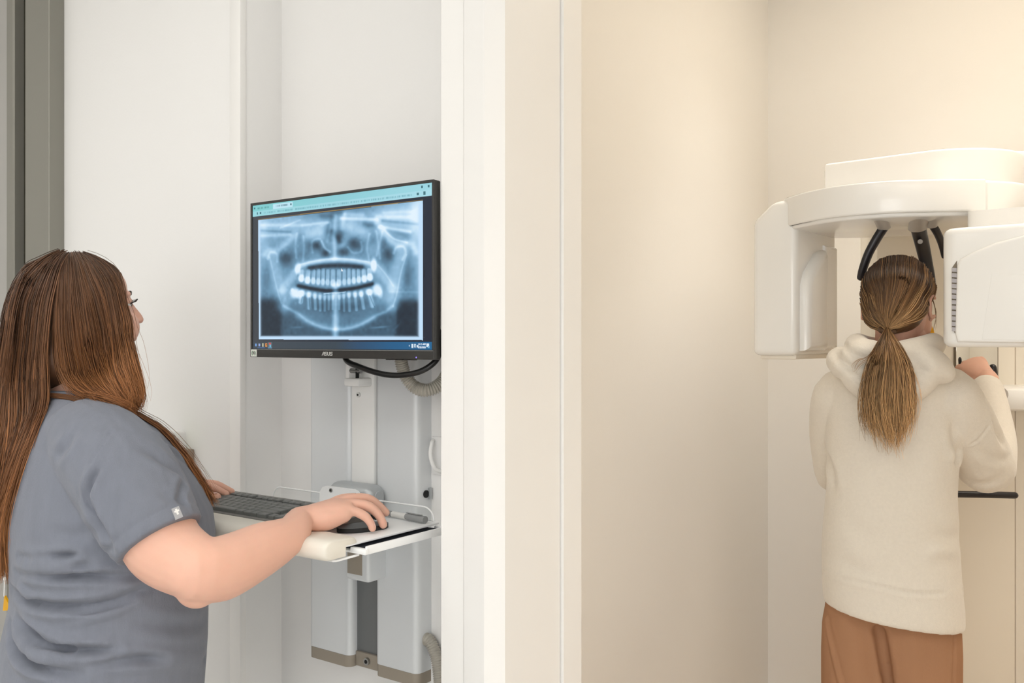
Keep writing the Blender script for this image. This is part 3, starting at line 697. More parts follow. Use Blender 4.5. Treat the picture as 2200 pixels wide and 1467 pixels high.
# nasal septum, sinuses
stroke([(655, 330), (652, 470), (656, 640)], 17, .20); stroke([(722, 315), (705, 420)], 18, .16); stroke([(560, 400), (620, 380), (600, 520)], 12, .10)
for a in ((470, 470, 60, 52, .17), (545, 440, 42, 62, .16), (840, 440, 75, 42, .15), (760, 395, 45, 42, .14), (690, 480, 32, 66, -.30), (610, 450, 28, 62, -.22), (525, 545, 46, 42, -.30), (588, 605, 32, 34, -.32), (795, 530, 48, 48, -.32), (718, 592, 40, 36, -.30),
          (455, 545, 50, 60, -.14), (850, 560, 40, 60, -.10), (300, 650, 56, 56, -.28), (1043, 612, 48, 60, -.27), (705, 535, 32, 42, .20), (930, 570, 34, 40, .08), (930, 500, 30, 70, -.10), (420, 620, 60, 30, -.08), (395, 480, 40, 40, -.10), (1010, 520, 26, 50, -.14), (350, 560, 40, 40, -.06), (900, 400, 40, 30, -.12), (640, 360, 26, 40, -.12)):
    ell(*a)
for pts in ([(495, 600), (490, 520), (545, 500), (580, 560), (620, 600)], [(750, 560), (790, 600), (850, 585), (845, 520)], [(905, 460), (890, 560), (905, 650)], [(955, 440), (970, 540), (960, 620)], [(380, 460), (370, 560), (378, 640)], [(425, 480), (432, 560), (425, 660)], [(560, 520), (585, 570), (620, 590)], [(1000, 440), (978, 560), (984, 640)]):
    stroke(pts, 10, .11)
# cheek bones and joints
stroke([(960, 380), (1030, 470), (1100, 535), (1210, 530), (1250, 590)], 26, .20); stroke([(370, 470), (300, 540), (230, 590), (170, 585), (150, 620)], 24, .17)
stroke([(990, 400), (1080, 490), (1180, 520)], 9, .16); stroke([(1085, 600), (1100, 560), (1150, 550), (1172, 590), (1150, 650)], 11, .15); stroke([(170, 650), (190, 602), (235, 615), (240, 670)], 11, .14)
# rami of the jaw
stroke([(1140, 590), (1122, 700), (1100, 830), (1080, 990)], 50, .15, 3); stroke([(205, 640), (235, 760), (262, 880), (290, 1000)], 44, .13, 3)
stroke([(1178, 610), (1140, 740), (1112, 900), (1085, 1000)], 7, .10); stroke([(185, 640), (212, 760), (246, 900), (272, 980)], 7, .08)
stroke([(950, 700), (1000, 755), (1078, 860)], 38, .17, 3); stroke([(374, 748), (330, 805), (282, 885)], 32, .16, 3); stroke([(970, 690), (1030, 760), (1085, 845)], 7, .08)
ell(1190, 760, 42, 120, -.16); ell(160, 800, 34, 120, -.10); ell(330, 930, 60, 60, .06); ell(1020, 930, 60, 60, .08)
# palate and airway
stroke([(405, 698), (520, 668), (650, 650), (780, 656), (905, 676)], 19, .30); stroke([(405, 692), (520, 662), (650, 645), (780, 650), (905, 668)], 7, .10); stroke([(475, 715), (560, 703), (700, 696), (855, 704)], 21, -.36)
stroke([(395, 850), (500, 872), (600, 884), (700, 878), (800, 866), (930, 832)], 16, -.42)
# teeth: (x, crown tip y, root y, half width, brightness, lean)
for (x, yc, yr, wd, am, lean) in ((415, 818, 745, 25, .40, 4), (460, 832, 742, 25, .38, 4), (502, 838, 740, 19, .30, 3), (538, 843, 735, 18, .28, 2), (572, 846, 728, 17, .25, 2), (606, 848, 736, 17, .23, 1), (645, 852, 738, 21, .26, 0), (688, 852, 738, 21, .26, 0), (727, 846, 735, 17, .23, -1), (762, 840, 728, 17, .25, -2),
                                  (797, 833, 732, 18, .32, -2), (833, 826, 732, 19, .32, -3), (873, 819, 735, 24, .38, -4), (914, 806, 730, 25, .42, -4)):
    stroke([(x + lean * 2, yr), (x, yc - 16)], wd * .72, am * .55, 4); ell(x, yc - 24, wd * .95, 30, am * .8, 0, 5); stroke([(x - wd, yr - 10), (x - wd, yc - 42)], 3.6, -.13); ell(x, yc - 40, wd * .22, 40, -.07)
for (x, yc, yr, wd, am, lean) in ((420, 884, 970, 27, .40, -8), (470, 893, 1015, 24, .34, 4), (515, 902, 1022, 19, .30, 6), (552, 908, 1032, 17, .26, 4), (586, 912, 1034, 15, .22, 2), (617, 912, 1024, 14, .20, 0), (645, 908, 1022, 14, .20, 0), (694, 906, 1022, 14, .20, 0), (725, 900, 1034, 15, .22, 4), (763, 891, 1034, 18, .28, 6), (807, 889, 1026, 19, .32, 12), (851, 884, 1014, 21, .34, 20), (909, 872, 996, 28, .42, 26)):
    stroke([(x, yc + 18), (x + lean, yr)], wd * .60, am * .62, 3.4); ell(x, yc + 20, wd, 27, am * .8, 0, 5)
    if wd > 23: stroke([(x + 4, yc + 45), (x + lean * 1.3 + 6, yr + 6)], 4, -.16)
for a in ((370, 905, 36, 38, .44), (967, 874, 34, 44, .46), (388, 722, 22, 38, .42), (940, 690, 21, 52, .44), (350, 880, 12, 14, .2), (992, 905, 18, 34, .24), (400, 930, 20, 20, .2)): ell(*a, 0, 3.5)
stroke([(580, 908), (640, 901), (690, 900), (738, 892)], 2.6, .38)
# jaw body, lower rim and the spine shadow
stroke([(290, 1000), (380, 1000), (480, 1075), (670, 1115), (850, 1080), (980, 1000), (1070, 985)], 66, .11, 4)
stroke([(288, 1000), (310, 1028), (370, 1036), (440, 1098), (560, 1156), (670, 1174), (790, 1160), (900, 1110), (1000, 1045), (1050, 1035), (1080, 995)], 13, .15)
stroke([(400, 1075), (540, 1145), (670, 1172), (810, 1150), (940, 1085)], 26, .13)
stroke([(664, 850), (666, 960), (669, 1225)], 25, .25, 3); stroke([(664, 850), (667, 1225)], 10, .08)
ell(390, 1160, 40, 9, .09, -.05); ell(990, 1155, 60, 8, .14, -.1); ell(1115, 1150, 40, 8, .07, -.9); stroke([(1060, 890), (1290, 890)], 9, .05)
B = 0.06 + B * 1.10
nz = rng.normal(0, 1, (NZ // 6 + 2, NX // 6 + 2)); gy, gx = np.arange(NZ) / 6, np.arange(NX) / 6
i0, j0 = gy.astype(int), gx.astype(int); fy, fx = (gy - i0)[:, None], (gx - j0)[None]
nn = (nz[np.ix_(i0, j0)] * (1 - fy) * (1 - fx) + nz[np.ix_(i0 + 1, j0)] * fy * (1 - fx) + nz[np.ix_(i0, j0 + 1)] * (1 - fy) * fx + nz[np.ix_(i0 + 1, j0 + 1)] * fy * fx).ravel()
B += nn * 0.018
B += -0.12 * sm(-iv, -0.07, 0.0)                       # darker top rim
edge = np.maximum.reduce([np.exp(-(np.maximum(iu - 0.004, 0) / 0.012) ** 2), np.exp(-(np.maximum(0.985 - iu, 0) / 0.012) ** 2) * (iv > 0.02), np.exp(-(np.maximum(0.982 - iv, 0) / 0.012) ** 2)])
B = np.clip(B, 0.03, 1.0)
ramp_x = np.array([0, .12, .3, .5, .7, .85, 1.0])
ramp = np.array([(22, 30, 42), (34, 48, 62), (66, 96, 118), (104, 148, 178), (150, 192, 222), (190, 222, 244), (226, 243, 255)], float)
C = np.stack([np.interp(B, ramp_x, ramp[:, c]) for c in range(3)], 1)
C = C * (1 - edge[:, None]) + np.array([196, 226, 252]) * edge[:, None]
inside = (iu > 0) & (iu < 1) & (iv > 0) & (iv < 1)
bg = np.stack([np.interp(UU.ravel(), [0, 1], [62, 26]), np.interp(UU.ravel(), [0, 1], [66, 32]), np.interp(UU.ravel(), [0, 1], [72, 48])], 1)  # grey reflected haze at the left is put into the background colour
C = np.where(inside[:, None], C, bg)
gold = (np.abs(iv + 0.006) < 0.003) & (iu > 0) & (iu < 1.0); C[gold] = (150, 128, 84)
u1, v1 = UU.ravel(), VV_.ravel()
tb = v1 < 0.078; rnd = rng.random(NX * NZ)
top = np.stack([np.interp(u1, [0, .5, 1], [128, 138, 158]), np.interp(u1, [0, .5, 1], [206, 204, 216]), np.interp(u1, [0, .5, 1], [208, 214, 228])], 1)
C[tb] = top[tb]
ab = (v1 > 0.040) & (v1 < 0.078); C[ab] = (top * 0.55 + np.array([186, 226, 240]) * 0.45)[ab]
tabm = (v1 > 0.008) & (v1 < 0.04) & (u1 > 0.13) & (u1 < 0.25); C[tabm] = (190, 230, 244)
def dashes(ua, ub, va, vb, colr, dens, seed):
    r2 = np.random.default_rng(seed); cols = r2.random(NX) < dens; m_ = (u1 > ua) & (u1 < ub) & (v1 > va) & (v1 < vb) & np.tile(cols, NZ)
    C[m_] = C[m_] * 0.45 + np.array(colr) * 0.55
dashes(.03, .11, .018, .030, (60, 130, 130), .6, 1); dashes(.145, .225, .018, .030, (70, 110, 130), .6, 2); dashes(.07, .90, .054, .064, (96, 160, 176), .6, 3)
for uu, vv, s in ((.012, .02, .004), (.95, .018, .004), (.982, .018, .004), (.93, .058, .005), (.962, .058, .006), (.03, .058, .004), (.05, .058, .004), (.24, .022, .004)):
    m_ = (np.abs(u1 - uu) < s) & (np.abs(v1 - vv) < s * 1.6); C[m_] = (58, 112, 124)
bar = v1 > 0.953
C[bar] = np.stack([np.interp(u1, [0, .5, .62, .8, 1], [64, 58, 48, 34, 24]), np.interp(u1, [0, .5, .62, .8, 1], [72, 70, 78, 92, 98]), np.interp(u1, [0, .5, .62, .8, 1], [80, 80, 108, 136, 146])], 1)[bar]
def spot(ua, ub, va, vb, colr):
    m_ = (u1 >= ua) & (u1 <= ub) & (v1 >= va) & (v1 <= vb); C[m_] = colr
spot(.098, .122, .955, .998, (92, 112, 120)); spot(.015, .024, .966, .982, (120, 170, 235)); spot(.037, .049, .964, .984, (150, 170, 220)); spot(.060, .070, .962, .986, (196, 196, 168))
spot(.081, .093, .962, .986, (214, 140, 70)); spot(.086, .091, .968, .978, (90, 60, 40)); spot(.104, .116, .960, .972, (214, 80, 80)); spot(.107, .116, .972, .988, (110, 190, 215)); spot(.03, .077, .992, .996, (70, 120, 190)); spot(.098, .122, .992, .996, (90, 150, 210))
spot(.885, .890, .972, .980, (200, 220, 235)); spot(.898, .907, .966, .988, (220, 235, 245)); spot(.912, .921, .966, .986, (210, 228, 240)); spot(.915, .918, .970, .982, (30, 90, 135)); spot(.925, .932, .970, .986, (220, 235, 245)); spot(.972, .984, .962, .984, (225, 238, 248)); spot(.978, .986, .978, .990, (120, 180, 220))
spot(.462, .486, .938, .944, (40, 44, 58)); spot(.955, .962, .925, .928, (60, 70, 90)); spot(.958, .963, .52, .56, (14, 16, 26))
# the mouse pointer
m_ = (cx > 704) & (cx < 716) & (cy > 716) & (cy < 738) & ((cx - 704) < (cy - 716) * .75); C[m_] = (240, 246, 250)
SV = np.stack([sx0 + (sx1 - sx0) * u1, np.full_like(u1, MY + 0.0012), sz1 - (sz1 - sz0) * v1], 1)
idx = np.arange(NX * NZ).reshape(NZ, NX)
SF = np.stack([idx[:-1, :-1], idx[1:, :-1], idx[1:, 1:], idx[:-1, 1:]], -1).reshape(-1, 4)
Cl = np.where(C / 255 <= 0.04045, C / 255 / 12.92, ((C / 255 + 0.055) / 1.055) ** 2.4)
M['screen'] = attr_mat('lit_screen', 0.35, True, 0.97 / 2 ** EXPOSURE, spec=0.2)
mk('screen', SV, SF, M['screen'], mo, col=np.c_[Cl, np.ones(len(Cl))])
M['clock'] = mat('lit_clock_text', (0.8, 0.85, 0.9, 1), 0.5, emit=(0.8, 0.9, 1, 1), estr=0.45)
def text(nm, body, size, loc, m, parent, sx=1.0, bold=0.0):
    cu = bpy.data.curves.new(nm, 'FONT'); cu.body = body; cu.size = size; cu.align_x = 'CENTER'; cu.align_y = 'CENTER'; cu.extrude = 0.0002; cu.offset = bold
    ob = bpy.data.objects.new('t', cu); COL.objects.link(ob); dg = bpy.context.evaluated_depsgraph_get(); dg.update()
    me = bpy.data.meshes.new_from_object(ob.evaluated_get(dg)); bpy.data.objects.remove(ob)
    V = np.array([v_.co[:] for v_ in me.vertices]); Fc = [list(p_.vertices) for p_ in me.polygons]; bpy.data.meshes.remove(me)
    Wd = np.stack([loc[0] + V[:, 0] * sx, loc[1] - V[:, 2], loc[2] + V[:, 1]], 1)
    return mk(nm, Wd, Fc, m, parent)
zz = lambda vv: sz1 - (sz1 - sz0) * vv
xx = lambda uu: sx0 + (sx1 - sx0) * uu
text('clock_time', '11:15 AM', 0.0048, (xx(.950), MY + 0.0008, zz(.967)), M['clock'], mo)
text('clock_date', '5/22/2025', 0.0048, (xx(.950), MY + 0.0008, zz(.986)), M['clock'], mo)
# maker's name on the lower bezel: strokes of a wide angular face
def logo():
    bm = bmesh.new(); cxl, czl, h, t = -1.403, MZ0 + 0.0092, 0.0075, 0.0014
    def bar_(x0, z0, x1, z1, th=t):
        dx, dz = x1 - x0, z1 - z0; L = math.hypot(dx, dz); nx, nzv = -dz / L * th / 2, dx / L * th / 2; y = MY - 0.0014
        vs = [bm.verts.new((cxl + x, yy, czl + z)) for yy in (y, y + 0.001) for x, z in ((x0 + nx, z0 + nzv), (x0 - nx, z0 - nzv), (x1 - nx, z1 - nzv), (x1 + nx, z1 + nzv))]
        for f in ((0, 1, 2, 3), (7, 6, 5, 4), (0, 4, 5, 1), (1, 5, 6, 2), (2, 6, 7, 3), (3, 7, 4, 0)): bm.faces.new([vs[i] for i in f])
    hh = h / 2
    bar_(-.0150, -hh, -.0106, hh); bar_(-.0112, hh - t / 2, -.0086, hh - t / 2); bar_(-.0090, hh, -.0090, -hh)          # A
    bar_(-.0118, -.0004, -.0090, -.0004, .0011)
    for x0 in (-.0072, .0086):                                                                                          # S
        x1 = x0 + .0066
        bar_(x0, hh - t / 2, x1, hh - t / 2); bar_(x0 + t / 2, hh, x0 + t / 2, 0); bar_(x0, 0, x1, 0, .0011); bar_(x1 - t / 2, 0, x1 - t / 2, -hh); bar_(x0, -hh + t / 2, x1, -hh + t / 2)
    bar_(.0012, hh, .0012, -hh); bar_(.0006, -hh + t / 2, .0072, -hh + t / 2); bar_(.0066, -hh, .0066, hh)               # U
    mkbm('maker_logo', bm, M['lite'], mo)
logo()
box('sticker', (MX0 + 0.003, MY - 0.0015, MZ0 + 0.0012), (MX0 + 0.0215, MY + 0.0005, MZ0 + 0.0165), M['paper'], mo)
bm = bmesh.new(); scx, scz = MX0 + 0.0122, MZ0 + 0.0088
for a0, a1 in ((120, 240), (-60, 60)):
    ks = [math.radians(a0 + (a1 - a0) * k / 10) for k in range(11)]
    o_ = [bm.verts.new((scx + 0.0066 * math.cos(a), MY - 0.0018, scz + 0.0062 * math.sin(a))) for a in ks]; i_ = [bm.verts.new((scx + 0.0050 * math.cos(a), MY - 0.0018, scz + 0.0050 * math.sin(a))) for a in ks]
    for k in range(10): bm.faces.new((o_[k], o_[k + 1], i_[k + 1], i_[k]))
mkbm('sticker_print', bm, M['green'], mo)
text('sticker_sign', '®', 0.0095, (scx, MY - 0.0018, scz), M['steel_dark'], mo)
q = PY(895, 768, MY)
mkbm('power_light', cyl_bm((q.x, MY - 0.0012, MZ0 + 0.004), (q.x, MY + 0.001, MZ0 + 0.004), 0.0014, 10), M['led_v'], mo)
for k in range(5):
    xk = q.x - 0.012 - 0.016 * k
    box('menu_button', (xk - 0.005, MY + 0.002, MZ0 - 0.0015), (xk + 0.005, MY + 0.010, MZ0 + 0.001), M['black_pl'], mo)

# ------------------------------------------------------------------ panoramic x-ray machine
U2, V2 = Vector((0.78, -0.626)), Vector((0.626, 0.78))        # along the rotor / across it (right, ahead)
def plan(pts): return [tuple(CW(r, d)[:2]) for r, d in pts]
def smooth_plan(pts, n):
    p_ = cat_spline([(a, b, 0) for a, b in pts], n); return [(a, b) for a, b, _ in p_]
xm = thing('panoramic_xray_machine', CW(1.44, 2.95, 0), 'white panoramic dental x-ray machine around the standing patient', 'x-ray machine')
front = smooth_plan([(.7313, 2.5), (.752, 2.40), (.80, 2.300), (.89, 2.232), (.99, 2.205), (1.075, 2.197), (1.118, 2.197)], 20)
inner = [(r + .018 * .35, d + .018) for r, d in front][::-1]
prism('rotor_cover', plan(front + inner), 1.757, 1.835, M['mach'], xm, bev=0.006)
core = [(r + .006, d + .012) for r, d in front] + smooth_plan([(1.128, 2.206), (1.20, 2.225), (1.262, 2.27), (1.31, 2.37), (1.27, 2.52), (1.12, 2.64), (.92, 2.69), (.785, 2.62), (.745, 2.53)], 30)
prism('rotor_body', plan(core), 1.748, 1.833, M['mach'], xm, bev=0.008)
slab = smooth_plan([(.875, 2.6), (1.0, 2.49), (1.10, 2.405), (1.16, 2.383), (1.227, 2.383), (1.30, 2.41), (1.3585, 2.47), (1.45, 2.62), (1.52, 2.86)], 30) + [(1.30, 2.97), (1.02, 2.90), (.90, 2.68)]
prism('support_arm', plan(slab), 1.8335, 1.947, M['mach'], xm, bev=0.008)
# sensor head on the left: chamfered block standing away from the patient
def uvz(c, u_, v_, z): return CW(c[0] + U2.x * u_ + V2.x * v_, c[1] + U2.y * u_ + V2.y * v_, z)
def block(nm, c, prof_uz, v0, v1, bev, seg, m):
    bm = bmesh.new(); a = [bm.verts.new(uvz(c, u_, v0, z)) for u_, z in prof_uz]; b = [bm.verts.new(uvz(c, u_, v1, z)) for u_, z in prof_uz]; n = len(prof_uz)
    bm.faces.new(a); bm.faces.new(b[::-1])
    for i in range(n): bm.faces.new((a[i], b[i], b[(i + 1) % n], a[(i + 1) % n]))
    bmesh.ops.recalc_face_normals(bm, faces=bm.faces)
    if bev: bmesh.ops.bevel(bm, geom=list(bm.edges), offset=bev, segments=seg, profile=0.5, affect='EDGES')
    return mkbm(nm, bm, m, xm, smooth=40)
LC = (.80, 2.62)
block('sensor_head', LC, [(-.065, 1.412), (.060, 1.412), (.060, 1.828), (-.005, 1.828), (-.065, 1.778)], -.15, .15, 0.018, 4, M['mach'])
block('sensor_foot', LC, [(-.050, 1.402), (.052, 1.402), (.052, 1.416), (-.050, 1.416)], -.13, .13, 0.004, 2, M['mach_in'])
# raised panel on the face toward the patient
def slab_on(nm, c, u0, th, vz, bev, m, axis='u'):
    bm = bmesh.new()
    if axis == 'u':
        a = [bm.verts.new(uvz(c, u0, v_, z)) for v_, z in vz]; b = [bm.verts.new(uvz(c, u0 + th, v_, z)) for v_, z in vz]
    else:
        a = [bm.verts.new(uvz(c, v_, u0, z)) for v_, z in vz]; b = [bm.verts.new(uvz(c, v_, u0 - th, z)) for v_, z in vz]
    n = len(vz); bm.faces.new(a); fb = bm.faces.new(b[::-1])
    for i in range(n): bm.faces.new((a[i], b[i], b[(i + 1) % n], a[(i + 1) % n]))
    bmesh.ops.recalc_face_normals(bm, faces=bm.faces)
    if bev:
        es = list(fb.edges); bmesh.ops.bevel(bm, geom=es, offset=bev, segments=4, profile=0.5, affect='EDGES')
    return mkbm(nm, bm, m, xm, smooth=40)
slab_on('sensor_panel', LC, .058, .030, [(-.125, 1.425), (.02, 1.425), (.02, 1.705), (-.03, 1.69), (-.105, 1.635), (-.125, 1.60)], 0.022, M['mach'])
slab_on('sensor_window', LC, .058, .012, [(.04, 1.43), (.135, 1.43), (.135, 1.72), (.04, 1.72)], 0.010, M['mach'])
# tube head on the right
RC = (1.108, 2.10)
bm = bmesh.new()
pl = []
for (u_, v_, a0) in ((-.100 + .035, -.135 + .035, 180), (.115 - .05, -.135 + .05, 270), (.115 - .04, .14 - .04, 0), (-.100 + .04, .14 - .04, 90)):
    rr = .035 if a0 == 180 else (.05 if a0 == 270 else .04)
    for k in range(9):
        a = math.radians(a0 + 90 * k / 8); pl.append((u_ + rr * math.cos(a), v_ + rr * math.sin(a)))
bm = bmesh.new(); z0, z1 = 1.4375, 1.700
a = [bm.verts.new(uvz(RC, u_, v_, z0)) for u_, v_ in pl]; b = [bm.verts.new(uvz(RC, u_, v_, z1)) for u_, v_ in pl]; n = len(pl)
bm.faces.new(a[::-1]); bm.faces.new(b)
for i in range(n): bm.faces.new((a[i], a[(i + 1) % n], b[(i + 1) % n], b[i]))
bmesh.ops.recalc_face_normals(bm, faces=bm.faces)
bmesh.ops.bevel(bm, geom=[e for e in bm.edges if abs(e.verts[0].co.z - e.verts[1].co.z) < 1e-6], offset=0.016, segments=4, profile=0.5, affect='EDGES')
mkbm('tube_head', bm, M['mach'], xm, smooth=40)
pl2 = [(u_ * .90 + .010, v_ * .42 + .07) for u_, v_ in pl]
bm = bmesh.new(); a = [bm.verts.new(uvz(RC, u_, v_, 1.695)) for u_, v_ in pl2]; b = [bm.verts.new(uvz(RC, u_, v_, 1.752)) for u_, v_ in pl2]
bm.faces.new(a[::-1]); bm.faces.new(b)
for i in range(n): bm.faces.new((a[i], a[(i + 1) % n], b[(i + 1) % n], b[i]))
mkbm('tube_neck', bm, M['mach'], xm, smooth=40)
def on_face(px, py, off=0.0, vface=-.135):
    p0 = uvz(RC, 0, vface - off, 1.5); nrm = (CW(V2.x, V2.y) - CW(0, 0)).normalized()
    dr = P(px, py, 1.0) - CAMV; t = (p0 - CAMV).dot(nrm) / dr.dot(nrm); q_ = CAMV + dr * t
    w_ = q_ - uvz(RC, 0, 0, 0); ud = (CW(U2.x, U2.y) - CW(0, 0)).normalized()
    return (Vector((w_.x, w_.y, 0)).dot(ud), q_.z)
# raised front cover, vent beside it
slab_on('front_cover', RC, -.134, .010, [on_face(*p) for p in ((2057, 572), (2064, 556), (2092, 541), (2140, 521), (2210, 503), (2210, 737), (2058, 735), (2053, 716))], 0.007, M['mach'], 'v')
slab_on('service_panel', RC, -.1435, .0012, [on_face(*p) for p in ((2133, 589), (2203, 592), (2203, 731), (2112, 729))], 0.0006, M['mach'], 'v')
slab_on('vent_recess', RC, -.134, .0022, [on_face(*p) for p in ((2045, 576), (2056, 560), (2057, 706), (2052, 716), (2045, 705))], 0, M['seam'], 'v')
for k in range(12):
    y = 575 + 11.6 * k
    slab_on('vent_slat', RC, -.1355, .0035, [on_face(*p) for p in ((2046, y), (2056.5, y + 1), (2056.5, y + 9.6), (2046, y + 8.6))], 0, M['vent'], 'v')
# head supports hanging from the rotor
def head_arm(pts, wd, thick, stub):
    c = cat_spline([P(*p) for p in pts], 18); side = CW(1, 0) - CW(0, 0)
    V, Fc = tube_mesh(c, np.linspace(wd, wd * .86, 18), 14, side=tuple(side), ratio_=thick); a_ = mk('head_support', V, Fc, M['arm'], xm, smooth=60)
    s0 = Vector(c[0]); s1 = Vector(P(*stub))
    V, Fc = tube_mesh([s1, s1.lerp(s0, .55), s0 + Vector((0, 0, -.004))], wd * 1.25, 12, side=tuple(side), ratio_=.45, rnd=False)
    mk('support_mount', V, Fc, M['mach_grey'], a_, smooth=40)
head_arm([(1900, 487, 2.36), (1884, 512, 2.37), (1866, 545, 2.38), (1854, 578, 2.39), (1850, 596, 2.40)], .0125, .8, (1886, 464, 2.28))
head_arm([(1972, 487, 2.38), (1979, 515, 2.42), (1987, 550, 2.45), (1995, 590, 2.45), (1999, 620, 2.44)], .019, .45, (1977, 462, 2.27))
head_arm([(2003, 483, 2.35), (2013, 499, 2.36), (2022, 520, 2.38), (2030, 550, 2.40)], .010, .8, (2012, 462, 2.26))
mkbm('support_knob', cyl_bm(P(1977, 519, 2.415), P(1977, 519, 2.402), .0062, 14), M['mach_grey'], xm, smooth=40)
# column with mirror, chin shelf and hand grips
def colbox(nm, r0, r1, d0, d1, z0, z1, m, bev=0.006):
    bm = box_bm(((r0 + r1) / 2, (d0 + d1) / 2, (z0 + z1) / 2), (r1 - r0, d1 - d0, z1 - z0), bev, 2); xform(bm, Matrix.Rotation(YAW, 4, 'Z')); return mkbm(nm, bm, m, xm, smooth=40)
DC = 2.86
R = lambda px, d: (px - 1100) / FPX * d
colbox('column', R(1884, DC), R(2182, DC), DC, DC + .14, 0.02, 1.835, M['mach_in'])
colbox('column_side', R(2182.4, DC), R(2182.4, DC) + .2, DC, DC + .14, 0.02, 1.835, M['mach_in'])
colbox('column_head', R(2180, 2.9), R(2180, 2.9) + .22, 2.90, 3.05, 1.835, 2.045, M['mach'])
colbox('base_plate', R(1990, DC), R(2183, DC) + .2, DC - .25, DC + .2, 0.0, 0.03, M['mach_grey'])
colbox('mirror_frame', R(2049, DC), R(2143, DC), DC - .006, DC + .002, 1.28, 1.62, M['seam'], 0.001)
colbox('mirror', R(2051.5, DC), R(2140.5, DC), DC - .008, DC - .003, 1.283, 1.617, M['mirror'], 0.0008)
d_ = 2.62
colbox('chin_shelf', R(2140, d_), R(2140, d_) + .26, d_, DC + .01, CAMZ - (884 - 733.5) / FPX * d_, CAMZ - (834 - 733.5) / FPX * d_, M['mach'], 0.02)
kz0 = P(2148, 847, d_)
mkbm('shelf_knob', cyl_bm(P(2149, 847, d_ - .03), P(2149, 847, d_ + .02), .020, 24), M['mach_grey'], xm, smooth=40)
rest = cat_spline([P(2150, 850, 2.62), P(2080, 842, 2.56), P(2010, 790, 2.47), P(1990, 752, 2.44)], 16)
V, Fc = tube_mesh(rest, .011, 12); mk('chin_rest_arm', V, Fc, M['mach_grey'], xm, smooth=50)
bm = bmesh.new(); ps = [P(1986, 722, 2.42), P(2001, 698, 2.42), P(2006, 708, 2.42), P(2011, 736, 2.42), P(2010, 756, 2.42), P(1992, 756, 2.42)]
off = CW(0, .02) - CW(0, 0); a = [bm.verts.new(q_) for q_ in ps]; b = [bm.verts.new(q_ + off) for q_ in ps]; n = len(ps)
bm.faces.new(a); bm.faces.new(b[::-1])
for i in range(n): bm.faces.new((a[i], b[i], b[(i + 1) % n], a[(i + 1) % n]))
mkbm('bite_guide', bm, M['yellow'], xm)
gd = 2.60
V, Fc = tube_mesh([P(1990, 1060, gd), P(2060, 1061.5, gd), P(2125, 1062.5, gd), P(2180, 1064, gd)], .0095, 12); mk('hand_grip', V, Fc, M['arm'], xm, smooth=50)
for px in (1995,):
    V, Fc = tube_mesh([P(px, 1060, gd), P(px + 5, 1056, gd + .12), P(px + 10, 1054, DC + .01)], .011, 12); mk('grip_bracket', V, Fc, M['mach_grey'], xm, smooth=50)
V, Fc = tube_mesh([P(2133, 790, 2.70), P(2135, 806, 2.70), P(2136, 830, 2.70)], .011, 12); mk('hand_grip', V, Fc, M['arm'], xm, smooth=50)
V, Fc = tube_mesh([P(2133, 826, 2.70), P(2130, 826, DC + .005)], .009, 10); mk('grip_bracket', V, Fc, M['mach_grey'], xm, smooth=50)

# ------------------------------------------------------------------ people: shared builders
class Frame:
    """body frame: o = (right, ahead) of the tripod, th = heading measured from image-right toward ahead"""
    def __init__(s, r, d, th):
        s.o = (r, d); s.f = (math.cos(th), math.sin(th)); s.r = (math.sin(th), -math.cos(th))
    def __call__(s, f, rt, z):
        return CW(s.o[0] + f * s.f[0] + rt * s.r[0], s.o[1] + f * s.f[1] + rt * s.r[1], z)
    def axes(s):
        a = CW(*s.f) - CW(0, 0); b = CW(*s.r) - CW(0, 0); return np.array([[a.x, b.x, 0], [a.y, b.y, 0], [0, 0, 1.0]])
class HeadFrame:
    def __init__(s, c, th, pitch=0.0, roll=0.0, k=1.0):
        fr = Frame(0, 0, th); A = fr.axes(); cp, sp = math.cos(pitch), math.sin(pitch)
        Rp = np.array([[cp, 0, -sp], [0, 1, 0], [sp, 0, cp]]); cr, sr = math.cos(roll), math.sin(roll)
        Rr = np.array([[1, 0, 0], [0, cr, -sr], [0, sr, cr]])
        s.R = A @ Rp @ Rr; s.c = np.asarray(tuple(c)); s.k = k
    def __call__(s, f, rt, z): return Vector(s.c + s.R @ (np.array([f, rt, z]) * s.k))
    def ell(s, c, R, n=24, k=14): return ellipsoid_mesh(s(*c), np.array(R) * s.k, s.R, n, k)
